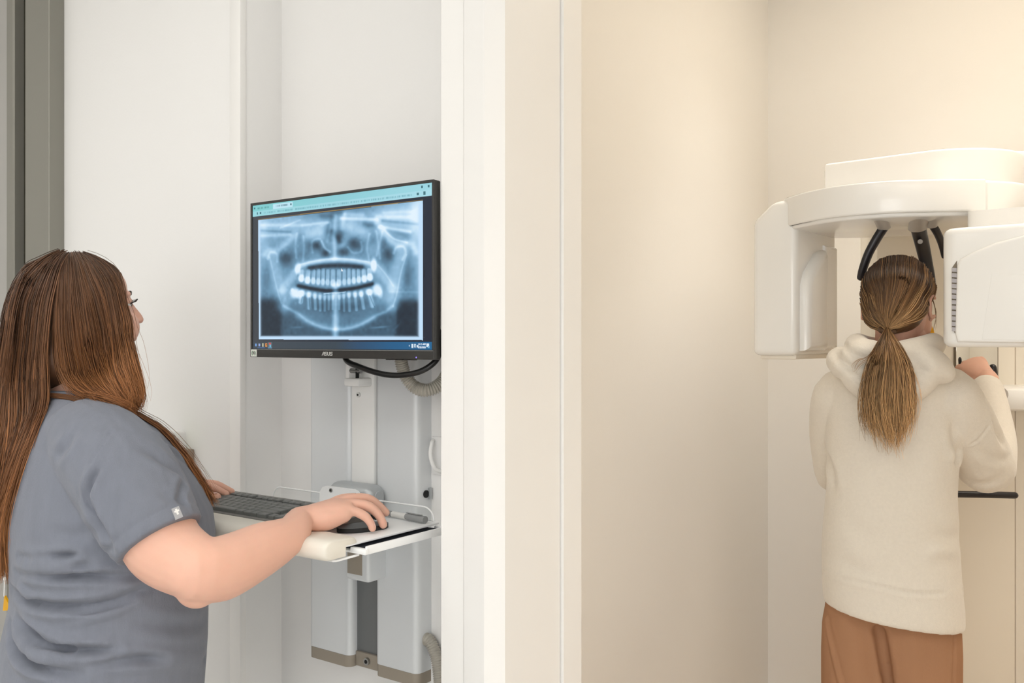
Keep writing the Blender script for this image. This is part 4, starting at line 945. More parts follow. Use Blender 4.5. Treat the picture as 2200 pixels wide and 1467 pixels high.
def head_parts(h, neck_to, neck_r, ear=0.0):
    ps = [h.ell((-.012, 0, .020), (.098, .077, .081)), h.ell((.020, 0, -.030), (.074, .062, .086)), h.ell((.034, 0, -.076), (.050, .046, .038)),
          h.ell((.074, 0, -.098), (.018, .022, .016)), h.ell((.034, 0, .036), (.050, .058, .048))]
    for s in (-1, 1):
        ps += [h.ell((.073, s * .030, .020), (.013, .024, .009)), h.ell((.060, s * .040, -.048), (.036, .029, .040)), h.ell((.0745, s * .031, .0055), (.0135, .0160, .0085)), h.ell((.0735, s * .031, -.0085), (.0120, .0155, .0070)), h.ell((.090, s * .011, -.039), (.010, .008, .007)),
               h.ell((.040, s * .045, -.080), (.035, .016, .022))]
        # ear: rim and lobe
        ang = np.linspace(-2.2, 2.2, 12)
        rim = [h(-.014 - .016 * math.cos(a), s * (.078 - ear + .008 * (1 - math.cos(a)) * .5 + .004), -.008 + .028 * math.sin(a)) for a in ang]
        ps += [tube_mesh(rim, .0048 * h.k, 8), h.ell((-.010, s * (.078 - ear), -.010), (.013, .006, .024), 12, 8), h.ell((-.004, s * (.080 - ear), -.036), (.008, .005, .010), 12, 8)]
    ps.append(tube_mesh([h(.080, 0, .008), h(.089, 0, -.010), h(.098, 0, -.026), h(.102, 0, -.034)], np.array([.008, .0085, .0098, .0100]) * h.k, 12))
    ps += [h.ell((.087, 0, -.063), (.010, .021, .0055)), h.ell((.085, 0, -.074), (.010, .018, .0065)), h.ell((.080, 0, -.068), (.012, .024, .012))]
    n0 = h(-.022, 0, -.045); ps.append(tube_mesh([n0, n0.lerp(neck_to, .5), neck_to], [neck_r * .95, neck_r * .92, neck_r * 1.12], 20))
    return ps
def face_extras(h, parent, lash=True):
    for s in (-1, 1):
        V, Fc = h.ell((.0735, s * .031, -.0015), (.0122, .0135, .012), 16, 10); e = mk('eyeball', V, Fc, M['eye'], parent, smooth=True)
        V, Fc = h.ell((.0848, s * .0318, -.0015), (.002, .0055, .0055), 14, 6); mk('iris', V, Fc, M['iris'], e, smooth=True)
        if lash:
            parts = []; o = 0; VV2 = []; FF2 = []
            for k in range(15):
                a = -1 + 2 * k / 14; b0 = h(.0870 - .005 * a * a, s * (.031 + .0135 * a), .0025 - .003 * a * a)
                b1 = h(.094 - .005 * a * a, s * (.031 + .017 * a + .001), .0035); b2 = h(.098 - .005 * a * a, s * (.031 + .019 * a + .002), .0085)
                V, Fc = tube_mesh(cat_spline([b0, b1, b2], 6), np.linspace(.0007, .0003, 6), 4); VV2.append(V); FF2 += [[i + o for i in f] for f in Fc]; o += len(V)
            lid = cat_spline([h(.0868 - .006 * a * a, s * (.031 + .014 * a), .0032 - .004 * a * a) for a in (-1, -.5, 0, .5, 1)], 12)
            V, Fc = tube_mesh(lid, .0010, 5); VV2.append(V); FF2 += [[i + o for i in f] for f in Fc]
            mk('eyelashes', np.vstack(VV2), FF2, M['lash'], parent)
            br = cat_spline([h(.0875, s * .014, .020), h(.0860, s * .028, .025), h(.074, s * .046, .023)], 14); V, Fc = tube_mesh(br, np.linspace(.0026, .0012, 14), 6); mk('eyebrow', V, Fc, M['hairbrow'], parent, smooth=True)
M['hairbrow'] = mat('eyebrow_brown', (0.05, 0.028, 0.016, 1), 0.6)
def hand_parts(w, f, s, u, fingers, scale=1.0):
    """w wrist point; f along the hand, s toward the little finger, u back of the hand. fingers: lists of (f,s,u) joints"""
    f, s, u = Vector(f).normalized(), Vector(s).normalized(), Vector(u).normalized()
    L = lambda p: w + (f * p[0] + s * p[1] + u * p[2]) * scale
    pal = [(-.012, 0, -.001), (.010, 0, .001), (.035, -.002, .005), (.060, -.002, .011), (.078, -.001, .014)]
    ps = [tube_mesh([L(p) for p in pal], np.array([.026, .028, .034, .038, .037]) * scale, 20, side=tuple(s), ratio_=[.84, .76, .60, .48, .38])]
    for fg, (r0, r1) in fingers:
        c = cat_spline([L(p) for p in fg], 16); ps.append(tube_mesh(c, np.linspace(r0, r1, 16) * scale * (1 + .05 * np.cos(np.linspace(0, 5.2, 16) * 2)), 12))
    return ps, L
def limb(pts, rad, n=20, k=24, **kw):
    c = cat_spline(pts, k); L = np.r_[0, np.cumsum(np.linalg.norm(np.diff(np.asarray([tuple(q) for q in pts]), axis=0), axis=1))]; L /= L[-1]
    return tube_mesh(c, np.interp(np.linspace(0, 1, k), L, rad), n, **kw)
def nail(name, c, f, s, u, parent, w_=.0055, l_=.0075):
    f, s, u = Vector(f).normalized(), Vector(s).normalized(), Vector(u).normalized(); R_ = np.array([list(f), list(s), list(u)]).T
    V, Fc = ellipsoid_mesh(c, (l_, w_, .0016), R_, 14, 8); return mk('fingernail', V, Fc, M['nail'], parent, smooth=True)
# strands of hair: sheets between neighbouring guide curves
def strands(name, sheets, parent, roots, tips, rad=0.0008, K=26, seed=1, dark=0.35, mid=None):
    g = np.random.default_rng(seed); PATH = []; TT = []; BR = []; RR = []; SH = []
    for sh_ in sheets:
        G = np.stack([cat_spline(c, K) for c in sh_['g']]); n = sh_['n']; sp = np.asarray(sh_.get('sp', (.003, .006)), float)
        closed = sh_.get('closed', False); m = len(G)
        x = g.random(n) * (m if closed else m - 1); i = np.minimum(x.astype(int), m - 1 if closed else m - 2); t = (x - i)[:, None, None]
        A_ = G[i]; B_ = G[(i + 1) % m]; C_ = A_ * (1 - t) + B_ * t
        q = np.linspace(0, 1, K)[None, :, None]
        clump = g.normal(0, 1, (max(4, n // 9), 3))[g.integers(0, max(4, n // 9), n)]
        off = (g.normal(0, 1, (n, 1, 3)) * .55 + clump[:, None] * .6) * (sp[0] + (sp[1] - sp[0]) * q ** 1.2)
        wav = np.sin(q * g.uniform(4, 9, (n, 1, 1)) + g.uniform(0, 6.28, (n, 1, 3))) * sh_.get('wave', .0018) * q
        stop = np.clip(g.normal(sh_.get('stop', .95), .05, n), .55, 1.0)
        C_ = C_ + off + wav
        if sh_.get('trim', True):
            for j in range(n):
                tq = np.linspace(0, stop[j], K); jj = np.clip((tq * (K - 1)).astype(int), 0, K - 2); fr = (tq * (K - 1) - jj)[:, None]; C_[j] = C_[j][jj] * (1 - fr) + C_[j][jj + 1] * fr
        PATH.append(C_); TT.append(np.linspace(0, 1, K)[None].repeat(n, 0) * sh_.get('t1', 1.0) + sh_.get('t0', 0.0)); BR.append(np.clip(g.normal(1, .22, n) + clump[:, 0] * .22, .35, 2.0)); RR.append(rad * g.uniform(.7, 1.25, n) * sh_.get('rs', 1.0)); SH.append(np.full(n, sh_.get('shift', 0.0)))
    C_ = np.concatenate(PATH); T_ = np.concatenate(TT); Br = np.concatenate(BR); Rr = np.concatenate(RR); Sh = np.concatenate(SH); n = len(C_)
    tan = np.gradient(C_, axis=1); tan /= np.linalg.norm(tan, axis=2, keepdims=True) + 1e-9
    ref = np.where(np.abs(tan[..., 2:3]) > .9, np.array([1., 0, 0]), np.array([0, 0, 1.]))
    a = np.cross(tan, ref); a /= np.linalg.norm(a, axis=2, keepdims=True) + 1e-9; b = np.cross(tan, a)
    prof = (1 - .75 * np.linspace(0, 1, K) ** 3)[None, :, None]
    V = np.stack([C_ + Rr[:, None, None] * prof * (math.cos(p_) * a + math.sin(p_) * b) for p_ in (0, 2.094, 4.189)], 2)    # n,K,3,3
    base = (np.arange(n)[:, None] * K + np.arange(K - 1)[None]) * 3
    Fc = np.concatenate([np.stack([base + j, base + (j + 1) % 3, base + 3 + (j + 1) % 3, base + 3 + j], -1).reshape(-1, 4) for j in range(3)])
    roots, tips = np.asarray(roots), np.asarray(tips); md_ = np.asarray(mid) if mid is not None else (roots + tips) / 2
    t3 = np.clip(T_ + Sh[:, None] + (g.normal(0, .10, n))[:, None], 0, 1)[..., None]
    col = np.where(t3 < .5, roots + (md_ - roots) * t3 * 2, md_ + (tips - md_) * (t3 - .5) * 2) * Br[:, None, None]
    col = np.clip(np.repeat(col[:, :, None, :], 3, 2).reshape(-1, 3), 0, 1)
    o = mk(name, V.reshape(-1, 3), Fc, M['hair'], parent, smooth=True, col=np.c_[col, np.ones(len(col))]); o['kind'] = 'stuff'
    return o
def relax(G, bvs, lift, K=28):
    """keep a guide curve outside the surfaces it lies on"""
    out = []
    for g_ in G:
        c = [Vector(p_) for p_ in cat_spline(g_, K)]
        for it in range(2):
            for i, p_ in enumerate(c):
                for b_ in bvs:
                    loc, nrm, _, ds_ = b_.find_nearest(p_, .06)
                    if loc is not None and (p_ - loc).dot(nrm) < lift: p_ = loc + nrm * lift
                c[i] = p_
        out.append(c)
    return out
def guide(pxs, bv, lift=.004, ctr=None):
    """pixel-traced guide dropped on the surface where it lies on it; (px,py,d) points keep their own distance"""
    pts = [None] * len(pxs); ds = [None] * len(pxs)
    for i, p_ in enumerate(pxs):
        if len(p_) == 3: ds[i] = p_[2]
        else:
            h = cast(bv, p_[0], p_[1])
            if h is None and ctr is not None and p_[1] < 760:
                for t_ in np.linspace(.03, .6, 20):
                    h = cast(bv, p_[0] + (ctr[0] - p_[0]) * t_, p_[1] + (ctr[1] - p_[1]) * t_)
                    if h is not None: break
            if h is not None: ds[i] = -SY * h.x + CY * h.y - lift
    known = [i for i in range(len(ds)) if ds[i] is not None]
    dd = np.interp(range(len(ds)), known, [ds[i] for i in known])
    return [P(p_[0], p_[1], d_) for p_, d_ in zip(pxs, dd)]

# ------------------------------------------------------------------ the woman at the tray
WF = Frame(-.815, 1.75, math.radians(30))
wo = thing('person', CW(-.76, 1.72, 0), 'woman with long auburn hair in grey scrubs using the keyboard and mouse', 'person')
HD = HeadFrame(P(184, 659, 1.75), math.radians(31), math.radians(5), 0, .90)
neck_base = WF(.005, 0, 1.345)
RS, RE, RWr = CW(-.700, 1.600, 1.262), P(430, 1226, 1.50), HW
LS, LE = WF(-.01, -.185, 1.262), Vector((-1.965, 1.00, 1.00))
LWr = Vector((-1.820, 1.196, 1.119))
body = head_parts(HD, neck_base, .058, .012)
mid_up = P(352, 1172, 1.535)
body.append(limb([RS, P(290, 1050, 1.57), mid_up, RE], [.062, .062, .064, .051]))
body.append(limb([RE, P(478, 1220, 1.53), P(562, 1180, 1.60), P(625, 1146, 1.66), RWr - hf * .008, RWr + hf * .03 + Vector((0, 0, .003))], [.052, .053, .046, .036, .0275, .025], side=tuple(hs), ratio_=np.interp(np.arange(24), [0, 12, 19, 23], [1, 1, .80, .66])))
body.append(ellipsoid_mesh(P(424, 1258, 1.505), (.036, .036, .036)))
body.append(limb([LS, LS.lerp(LE, .5), LE], [.058, .056, .048])); body.append(limb([LE, LE.lerp(LWr, .4), LWr], [.048, .045, .027]))
# right hand over the mouse
FR = [([(.060, -.026, .012), (.086, -.030, .021), (.122, -.035, .018), (.146, -.035, .006), (.160, -.034, -.004)], (.0115, .0086)),
      ([(.062, -.008, .014), (.091, -.009, .023), (.130, -.009, .020), (.154, -.007, .004), (.167, -.006, -.009)], (.0116, .0088)),
      ([(.060, .010, .012), (.087, .012, .018), (.119, .019, .011), (.139, .024, -.008), (.146, .026, -.025)], (.0112, .0084)),
      ([(.054, .026, .006), (.078, .030, .009), (.101, .038, -.002), (.112, .042, -.016), (.115, .043, -.025)], (.0100, .0078)),
      ([(.012, -.022, -.002), (.040, -.040, -.008), (.072, -.048, -.016), (.100, -.046, -.022)], (.0150, .0085))]
hp, HL = hand_parts(HW, hf, hs, (0, 0, 1), FR); body += hp
body.append(limb([HL((.008, .010, -.004)), HL((.035, .018, -.004)), HL((.066, .026, .003))], [.020, .021, .015]))
# left hand on the left end of the keyboard (thumb toward the camera)
lf = CW(.93, .36) - CW(0, 0); ls = CW(-.36, .93) - CW(0, 0)
FL = [([(.060, -.024, .010), (.088, -.028, .014), (.122, -.032, .012), (.142, -.032, .002), (.155, -.031, -.006)], (.0098, .0074)),
      ([(.062, -.007, .012), (.092, -.008, .016), (.132, -.009, .014), (.155, -.008, .003), (.168, -.007, -.005)], (.0100, .0076)),
      ([(.060, .011, .010), (.088, .013, .014), (.126, .017, .012), (.148, .019, .001), (.160, .020, -.006)], (.0096, .0072)),
      ([(.054, .026, .006), (.078, .030, .009), (.106, .037, .006), (.122, .040, -.004), (.132, .041, -.008)], (.0086, .0066)),
      ([(.010, -.022, -.002), (.045, -.048, -.006), (.085, -.062, -.008), (.115, -.062, -.008), (.132, -.058, -.008)], (.0150, .0112))]
hp, HLL = hand_parts(LWr, lf, ls, (0, 0, 1), FL); body += hp
# trunk and legs under the clothes keep the figure in one piece
body.append(limb([neck_base, CW(-.775, 1.73, 1.15), CW(-.755, 1.72, .92)], [.07, .13, .15], side=tuple(CW(*WF.r) - CW(0, 0)), ratio_=.85))
sh_l = WF(-.005, .13, 1.285), WF(-.005, -.13, 1.285); body.append(limb([RS, sh_l[0], sh_l[1], LS], [.05, .055, .055, .05]))
for s in (-1, 1):
    hip = Frame(-.755, 1.72, math.radians(30)); body.append(limb([hip(0, s * .09, .90), hip(.01, s * .10, .48), hip(-.01, s * .10, .06)], [.09, .058, .04])); body.append(limb([hip(-.03, s * .10, .045), hip(.10, s * .10, .035)], [.036, .03]))
V, Q = blob(body, 0.0028, 4)
def far_mask(V, cs, r0, r1):
    d_ = np.min([np.linalg.norm(V - np.asarray(tuple(c)), axis=1) for c in cs], 0); t = np.clip((d_ - r0) / (r1 - r0), 0, 1); return t * t * (3 - 2 * t)
V = smooth_masked(V, Q, far_mask(V, [HL((.115, 0, 0)), HLL((.115, 0, 0))], .062, .10) * far_mask(V, [HD.c], .075, .14), 34)
V = V + 0.0
bv_body = bvh_of(V, Q)
wb = thin(mk('body', V, Q, M['skin'], wo, org=None, smooth=True), .3)
face_extras(HD, wo)
for s, h_ in ((1, 'r'),):
    nail('fingernail', HL((.160, -.006, .003)), (hf * .72 - Vector((0, 0, .69))), hs, (hf * .69 + Vector((0, 0, .72))), wo)
    nail('fingernail', HL((.146, .026, -.012)), (hf * .5 - Vector((0, 0, .86))), hs, (hf * .86 + Vector((0, 0, .5))), wo)
    nail('fingernail', HL((.118, .045, -.020)), (hf * .4 - Vector((0, 0, .9))), hs, (hf * .9 + Vector((0, 0, .4)) + hs * .3), wo, .0045, .006)
nail('fingernail', HLL((.126, -.0625, .0025)), lf, ls, Vector((0, 0, 1)) - ls * .55, wo, .0062, .0085)

# scrub top: rings traced from the silhouette, right sleeve, left sleeve
TD = 1.72; th_w = math.radians(30); A_ax = WF.axes()
def fit_ring(y, L, R_, b, dc, th, zd, n=44, tilt=None, e=.95):
    """horizontal section of a trunk, lateral half width b, grown until its outline spans L..R_"""
    z = CAMZ - (y - 733.5) / FPX * zd; rc = ((R_ + L) / 2 - 1100) / FPX * dc; a = (R_ - L) / 2 / FPX * dc
    for it in range(12):
        fr = Frame(rc, dc, th); out = []
        for k in range(n):
            t = 2 * math.pi * k / n; c_, s2 = math.cos(t), math.sin(t)
            out.append(fr(a * abs(c_) ** e * (1 if c_ > 0 else -1), b * abs(s2) ** e * (1 if s2 > 0 else -1), z + (tilt(s2) if tilt else 0)))
        px = proj(np.array([tuple(q_) for q_ in out]))[0]; rc += ((R_ + L) / 2 - (px.max() + px.min()) / 2) / FPX * dc
        f_ = (R_ - L) / (px.max() - px.min())
        if abs(math.cos(th)) > .7: a = max(a * f_ ** 1.3, .045)
        else: b = b * f_
    return out
def torso_ring(y, L, R_, b): return fit_ring(y, L, R_, b, TD, th_w, TD)
tab = [(838, 112, 205, .068), (852, 100, 222, .090), (868, 88, 252, .125), (890, 74, 298, .160), (920, 58, 338, .178), (960, 40, 374, .188), (1000, 28, 402, .193), (1050, 16, 434, .198), (1100, 9, 458, .203), (1150, 9, 464, .205), (1195, 14, 458, .205), (1240, 19, 451, .207), (1285, 17, 448, .212), (1320, 8, 448, .217), (1370, -4, 447, .222), (1430, -16, 443, .226), (1500, -26, 438, .228), (1580, -24, 430, .222)]
scrub = [rings_mesh([torso_ring(*t) for t in tab])]
scrub.append(limb([WF(-.005, .11, 1.285), CW(-.715, 1.612, 1.262), P(262, 1020, 1.575), P(305, 1090, 1.55), P(344, 1160, 1.534)], [.070, .084, .088, .083, .074], rnd=False))
scrub.append(ellipsoid_mesh(CW(-.712, 1.61, 1.262), (.082, .082, .078)))
LH = LS.lerp(LE, .62)
scrub.append(limb([WF(-.005, -.11, 1.285), LS, LS.lerp(LE, .3), LH], [.070, .080, .080, .074], rnd=False))
scrub.append(ellipsoid_mesh(LS, (.080, .080, .076)))
V, Q = blob(scrub, 0.0036, 7, .5, -.50)
bv = bvh_of(V, Q)
SCF = [([(40, 1195), (140, 1193), (242, 1181)], .008, -.008), ([(35, 1230), (160, 1238), (308, 1234)], .009, -.010), ([(26, 1265), (75, 1296), (154, 1303), (240, 1290), (326, 1261)], .010, -.010), ([(141, 1327), (200, 1312), (282, 1292)], .009, -.006),
       ([(40, 1331), (88, 1375), (145, 1391)], .010, -.011), ([(70, 1384), (185, 1397), (251, 1397)], .009, -.011), ([(198, 1428), (308, 1415), (440, 1415)], .010, -.009), ([(22, 1340), (30, 1385), (60, 1420), (176, 1450)], .011, -.012), ([(60, 1205), (150, 1216), (260, 1206)], .007, -.005),
       ([(214, 1003), (197, 1030), (190, 1064), (203, 1096)], .008, -.009), ([(176, 1062), (196, 1096), (238, 1168)], .010, -.010), ([(300, 960), (350, 990), (396, 1026)], .012, -.006), ([(330, 930), (372, 966), (398, 992)], .010, .005),
       ([(118, 985), (140, 960), (158, 930)], .012, -.005), ([(395, 1030), (388, 1060), (398, 1090)], .009, -.006), ([(340, 1060), (380, 1072), (408, 1068)], .010, -.004), ([(100, 1140), (160, 1150), (220, 1135)], .014, -.004),
       ([(290, 888), (238, 930), (200, 985), (180, 1040)], .0035, -.0030), ([(45, 1262), (60, 1275), (78, 1282)], .008, .006), ([(280, 1330), (360, 1345), (440, 1335)], .014, -.004)]
for pxs, wd_, dp_ in SCF:
    L_ = surf_line(bv, pxs)
    if len(L_) >= 2: V = fold(V, vnormals(V, Q), L_, wd_ * .75, dp_ * (1.7 if pxs[0][1] > 1180 else 1.25))
# stitched hem line of the right sleeve
ax_ = (P(344, 1160, 1.534) - P(305, 1090, 1.55)).normalized(); hc = P(344, 1160, 1.534)
N = vnormals(V, Q); dd_ = (V - np.array(tuple(hc))) @ np.array(tuple(ax_)); near = np.linalg.norm(V - np.array(tuple(hc)), axis=1) < .13
V = V - N * (np.exp(-((dd_ + .021) / .0035) ** 2) * near * .0016)[:, None]
V = laplacian(V, Q, 1, .5, 0)
wt_ = mk('scrub_top', V, Q, M['scrub'], wo, smooth=True); tag(wt_, 'grey blue short-sleeved scrub top')
bv_scrub = bvh_of(V, Q)
# little woven tag on the sleeve hem
h0 = cast(bv_scrub, 380, 1102)
if h0:
    nrm = bv_scrub.find_nearest(h0)[1]; up_ = (-ax_ - nrm * (-ax_).dot(nrm)).normalized(); rt_ = nrm.cross(up_)
    def quad_on(nm, c, w_, h_, th, m, par):
        vs = [c + rt_ * a_ + up_ * b_ + nrm * t_ for t_ in (-.002, th) for a_, b_ in ((-w_, -h_), (w_, -h_), (w_, h_), (-w_, h_))]
        return mk(nm, vs, [(3, 2, 1, 0), (4, 5, 6, 7), (0, 1, 5, 4), (1, 2, 6, 5), (2, 3, 7, 6), (3, 0, 4, 7)], m, par)
    tg = quad_on('sleeve_tag', h0, .0065, .0095, .002, M['scrub_tag'], wo)
    quad_on('tag_print', h0 + up_ * .002, .0016, .0048, .0026, M['white_pl'], tg); quad_on('tag_print', h0 + up_ * .003, .0040, .0015, .0027, M['white_pl'], tg)
# trousers and shoes (below the picture)
hip = Frame(-.755, 1.72, math.radians(30)); tz = [limb([hip(0, 0, .80), hip(0, 0, .70)], [.20, .19], side=tuple(CW(*WF.r) - CW(0, 0)), ratio_=.85)]
for s in (-1, 1): tz.append(limb([hip(0, s * .09, .74), hip(.01, s * .10, .45), hip(-.01, s * .10, .07)], [.105, .085, .075], rnd=False))
V, Q = blob(tz, .008, 4); thin(mk('trousers', V, Q, M['trousers'], wo, smooth=True), .3)
for s in (-1, 1):
    V, Q = blob([limb([hip(-.06, s * .10, .042), hip(.04, s * .105, .045), hip(.14, s * .11, .032)], [.042, .045, .036])], .006, 3); V[:, 2] = np.maximum(V[:, 2], 0.001); mk('shoe', V, Q, M['shoe'], wo, smooth=True)

# her hair: cap under strands
cap = [HD.ell((-.025, 0, .022), (.110, .088, .086)), HD.ell((-.042, 0, -.030), (.100, .086, .090)), HD.ell((-.062, 0, -.09), (.070, .076, .08))]
V, Q = blob(cap, .005, 4)
fr_ = (V - HD.c) @ HD.R / HD.k
hair_root, hair_mid, hair_tip = (.085, .047, .030), (.165, .073, .033), (.34, .140, .050)
tcap = np.clip((.06 - fr_[:, 2]) / .25, 0, 1)[:, None]; colr = np.array(hair_root) * (1 - tcap) + np.array(hair_mid) * tcap
mk('hair_cap', V, Q, M['hair'], wo, smooth=True, col=np.c_[colr * .8, np.ones(len(V))])
bvc = bvh_of(V, Q)
class Multi:
    def __init__(s, *b): s.b = b
    def ray_cast(s, o, d):
        best = (None, None, None, 1e9)
        for x in s.b:
            h = x.ray_cast(o, d)
            if h[0] is not None and h[3] < best[3]: best = h
        return best
bva = Multi(bvc, bv_scrub)
bvh_ = Multi(bvc, bv_body)
GA = [guide(g_, bvh_, .006, (165, 660)) for g_ in (
    [(186, 549), (218, 558), (243, 580), (260, 616), (268, 664), (277, 722), (291, 785, 1.675), (301, 838, 1.675), (299, 866, 1.675), (280, 884, 1.68)],
    [(178, 552), (222, 572), (250, 612), (263, 664), (273, 720), (286, 780, 1.665), (299, 835, 1.665), (297, 868, 1.665), (276, 886, 1.67)],
    [(172, 551), (210, 580), (238, 640), (253, 716), (266, 785, 1.655), (287, 845, 1.655), (291, 876, 1.655), (272, 890, 1.66)],
    [(164, 550), (192, 600), (216, 680), (230, 755), (248, 815, 1.645), (276, 862, 1.645), (287, 884, 1.645), (268, 894, 1.65)],
    [(156, 550), (170, 620), (186, 715), (202, 790), (228, 838, 1.64), (262, 872, 1.635), (278, 890, 1.64), (268, 900, 1.645)],
    [(148, 551), (148, 640), (156, 735), (168, 800), (195, 842, 1.64), (236, 868, 1.625), (262, 886, 1.63), (275, 893, 1.64)],
    [(142, 552), (120, 640), (118, 735), (126, 795), (146, 832, 1.65), (190, 862, 1.635), (228, 874, 1.625), (255, 885, 1.63)])]
GB = [guide(g_, bva, .008, (150, 660)) for g_ in (
    [(142, 552), (112, 630), (100, 720), (97, 800), (97, 850, 1.64), (92, 905, 1.615), (78, 980, 1.60), (52, 1080, 1.60), (40, 1150, 1.605), (28, 1235, 1.61)],
    [(138, 551), (84, 625), (68, 720), (62, 820, 1.665), (66, 900, 1.63), (52, 1000, 1.61), (28, 1100, 1.61), (18, 1160, 1.61), (12, 1240, 1.615)],
    [(134, 551), (58, 625), (42, 720), (30, 830, 1.675), (28, 930, 1.64), (10, 1060, 1.625), (0, 1160, 1.625), (0, 1245, 1.63)],
    [(130, 551), (66, 590), (30, 650), (14, 730, 1.73), (0, 850, 1.70), (-20, 970, 1.67), (-34, 1090, 1.65), (-40, 1220, 1.65)],
    [(126, 551), (70, 570), (38, 600, 1.76), (18, 650, 1.76), (4, 740, 1.75), (-10, 860, 1.72), (-28, 980, 1.69), (-40, 1090, 1.67), (-46, 1220, 1.66)],
    )]
GA = relax(GA, (bvc, bv_body, bv_scrub), .006); GB = relax(GB, (bvc, bv_scrub), .006)
def mirror_guides(G):
    out = []
    for g_ in G:
        a = (np.array([tuple(p_) for p_ in g_]) - HD.c) @ HD.R; a[:, 1] *= -1; out.append([Vector(HD.c + HD.R @ q_) for q_ in a])
    return out
GC = [[P(262, 868, 1.66), P(305, 903, 1.70), P(355, 938, 1.735), P(402, 986, 1.75), P(436, 1042, 1.76), P(463, 1084, 1.77)],
      [P(255, 872, 1.655), P(300, 908, 1.685), P(350, 945, 1.72), P(398, 994, 1.735), P(432, 1050, 1.75), P(458, 1082, 1.76)]]
GN = [[P(104, 846, 1.655), P(140, 848, 1.645), P(190, 862, 1.63), P(240, 880, 1.625), P(275, 892, 1.63)], [P(108, 852, 1.65), P(150, 858, 1.635), P(200, 872, 1.62), P(245, 888, 1.62), P(280, 898, 1.635)]]
GM = [g_[:22] for g_ in mirror_guides(GA)]
GT = mirror_guides([g_[:14] for g_ in GB])
GC = relax(GC, (bv_scrub,), .004)
strands('hair', [dict(g=GA, n=1500, sp=(.0016, .005), wave=.002, stop=.96, shift=-.02), dict(g=GA, n=260, sp=(.003, .012), wave=.005, stop=.98, rs=.6), dict(g=GB, n=1300, sp=(.0016, .008), wave=.004, stop=.95), dict(g=GB, n=200, sp=(.003, .016), wave=.007, rs=.6), dict(g=[g_[:18] for g_ in GB], n=500, sp=(.004, .006), t1=.6),
                 dict(g=GM, n=900, sp=(.002, .006), t1=.78), dict(g=GT, n=500, sp=(.002, .005), stop=.98, t1=.45), dict(g=GC, n=170, sp=(.0015, .0045), wave=.003, t0=.45, t1=.55), dict(g=GC, n=26, sp=(.004, .012), wave=.006, t0=.45, t1=.55, rs=.5), dict(g=GN, n=90, sp=(.001, .003), t0=.5, t1=.3)],
        wo, hair_root, hair_tip, .00085, 21, 3, mid=hair_mid)

# ------------------------------------------------------------------ the patient in the x-ray machine
PT = math.radians(75); PF = Frame(.945, 2.30, PT)
pa = thing('person', CW(.945, 2.30, 0), 'patient with a blonde ponytail in a cream hoodie standing in the x-ray machine', 'person')
HP = HeadFrame(P(1930, 655, 2.30), math.radians(54), math.radians(-4), 0, .95)
nb = PF(.01, 0, 1.405)
PRS, PRE, PRW = P(2038, 852, 2.24), P(2128, 1012, 2.37), P(2122, 812, 2.575)
PLS, PLE, PLW = P(1806, 852, 2.34), P(1800, 1012, 2.44), P(1880, 850, 2.62)
body = head_parts(HP, nb, .050)
body.append(limb([PRS, PRE], [.045, .038])); body.append(limb([PRE, PRW], [.038, .025]))
body.append(limb([PLS, PLE], [.045, .038])); body.append(limb([PLE, PLW], [.038, .025]))
fist = [([(.055, s_, .006), (.080 - abs(s_ + .008) * .2, s_ * 1.08, .014), (.108 - abs(s_ + .008) * .3, s_ * 1.12, -.004), (.100, s_ * 1.05, -.032), (.074, s_, -.038)], (.0092, .0076)) for s_ in (-.0295, -.0098, .0098, .0285)]
thumb = [([(.012, -.022, -.004), (.040, -.040, -.016), (.066, -.038, -.036), (.082, -.022, -.046)], (.0135, .0092))]
hu = CW(-.25, -.95) - CW(0, 0); hfw = ((P(2078, 778, 2.66) - PRW).normalized()); hun = (hu + Vector((0, 0, .5))); hun = (hun - hfw * hun.dot(hfw)).normalized(); hsd = hun.cross(hfw); hsd = hsd if hsd.z > 0 else -hsd; hp, PHL = hand_parts(PRW, hfw, hsd, hun, fist + thumb, .92); body += hp
hfl = (P(1893, 800, 2.66) - PLW).normalized(); hp, PLL = hand_parts(PLW, hfl, CW(-.97, .2) - CW(0, 0), hu - hfl * hu.dot(hfl), fist + thumb); body += hp
body.append(limb([nb, PF(0, 0, 1.15), PF(0, 0, .85)], [.06, .11, .12], side=tuple(CW(*PF.r) - CW(0, 0)), ratio_=.75)); body.append(limb([PRS, PF(0, 0, 1.34), PLS], [.042, .05, .042]))
for s in (-1, 1): body.append(limb([PF(0, s * .075, .85), PF(.01, s * .08, .46), PF(-.01, s * .08, .06)], [.075, .05, .036])); body.append(limb([PF(-.03, s * .08, .04), PF(.09, s * .08, .032)], [.033, .028]))
V, Q = blob(body, .0027, 3); V = smooth_masked(V, Q, far_mask(V, [PHL((.06, 0, 0)), PLL((.06, 0, 0)), HP.c], .08, .14), 15)
thin(mk('body', V, Q, M['skin2'], pa, smooth=True), .25); bvp = bvh_of(V, Q); face_extras(HP, pa)
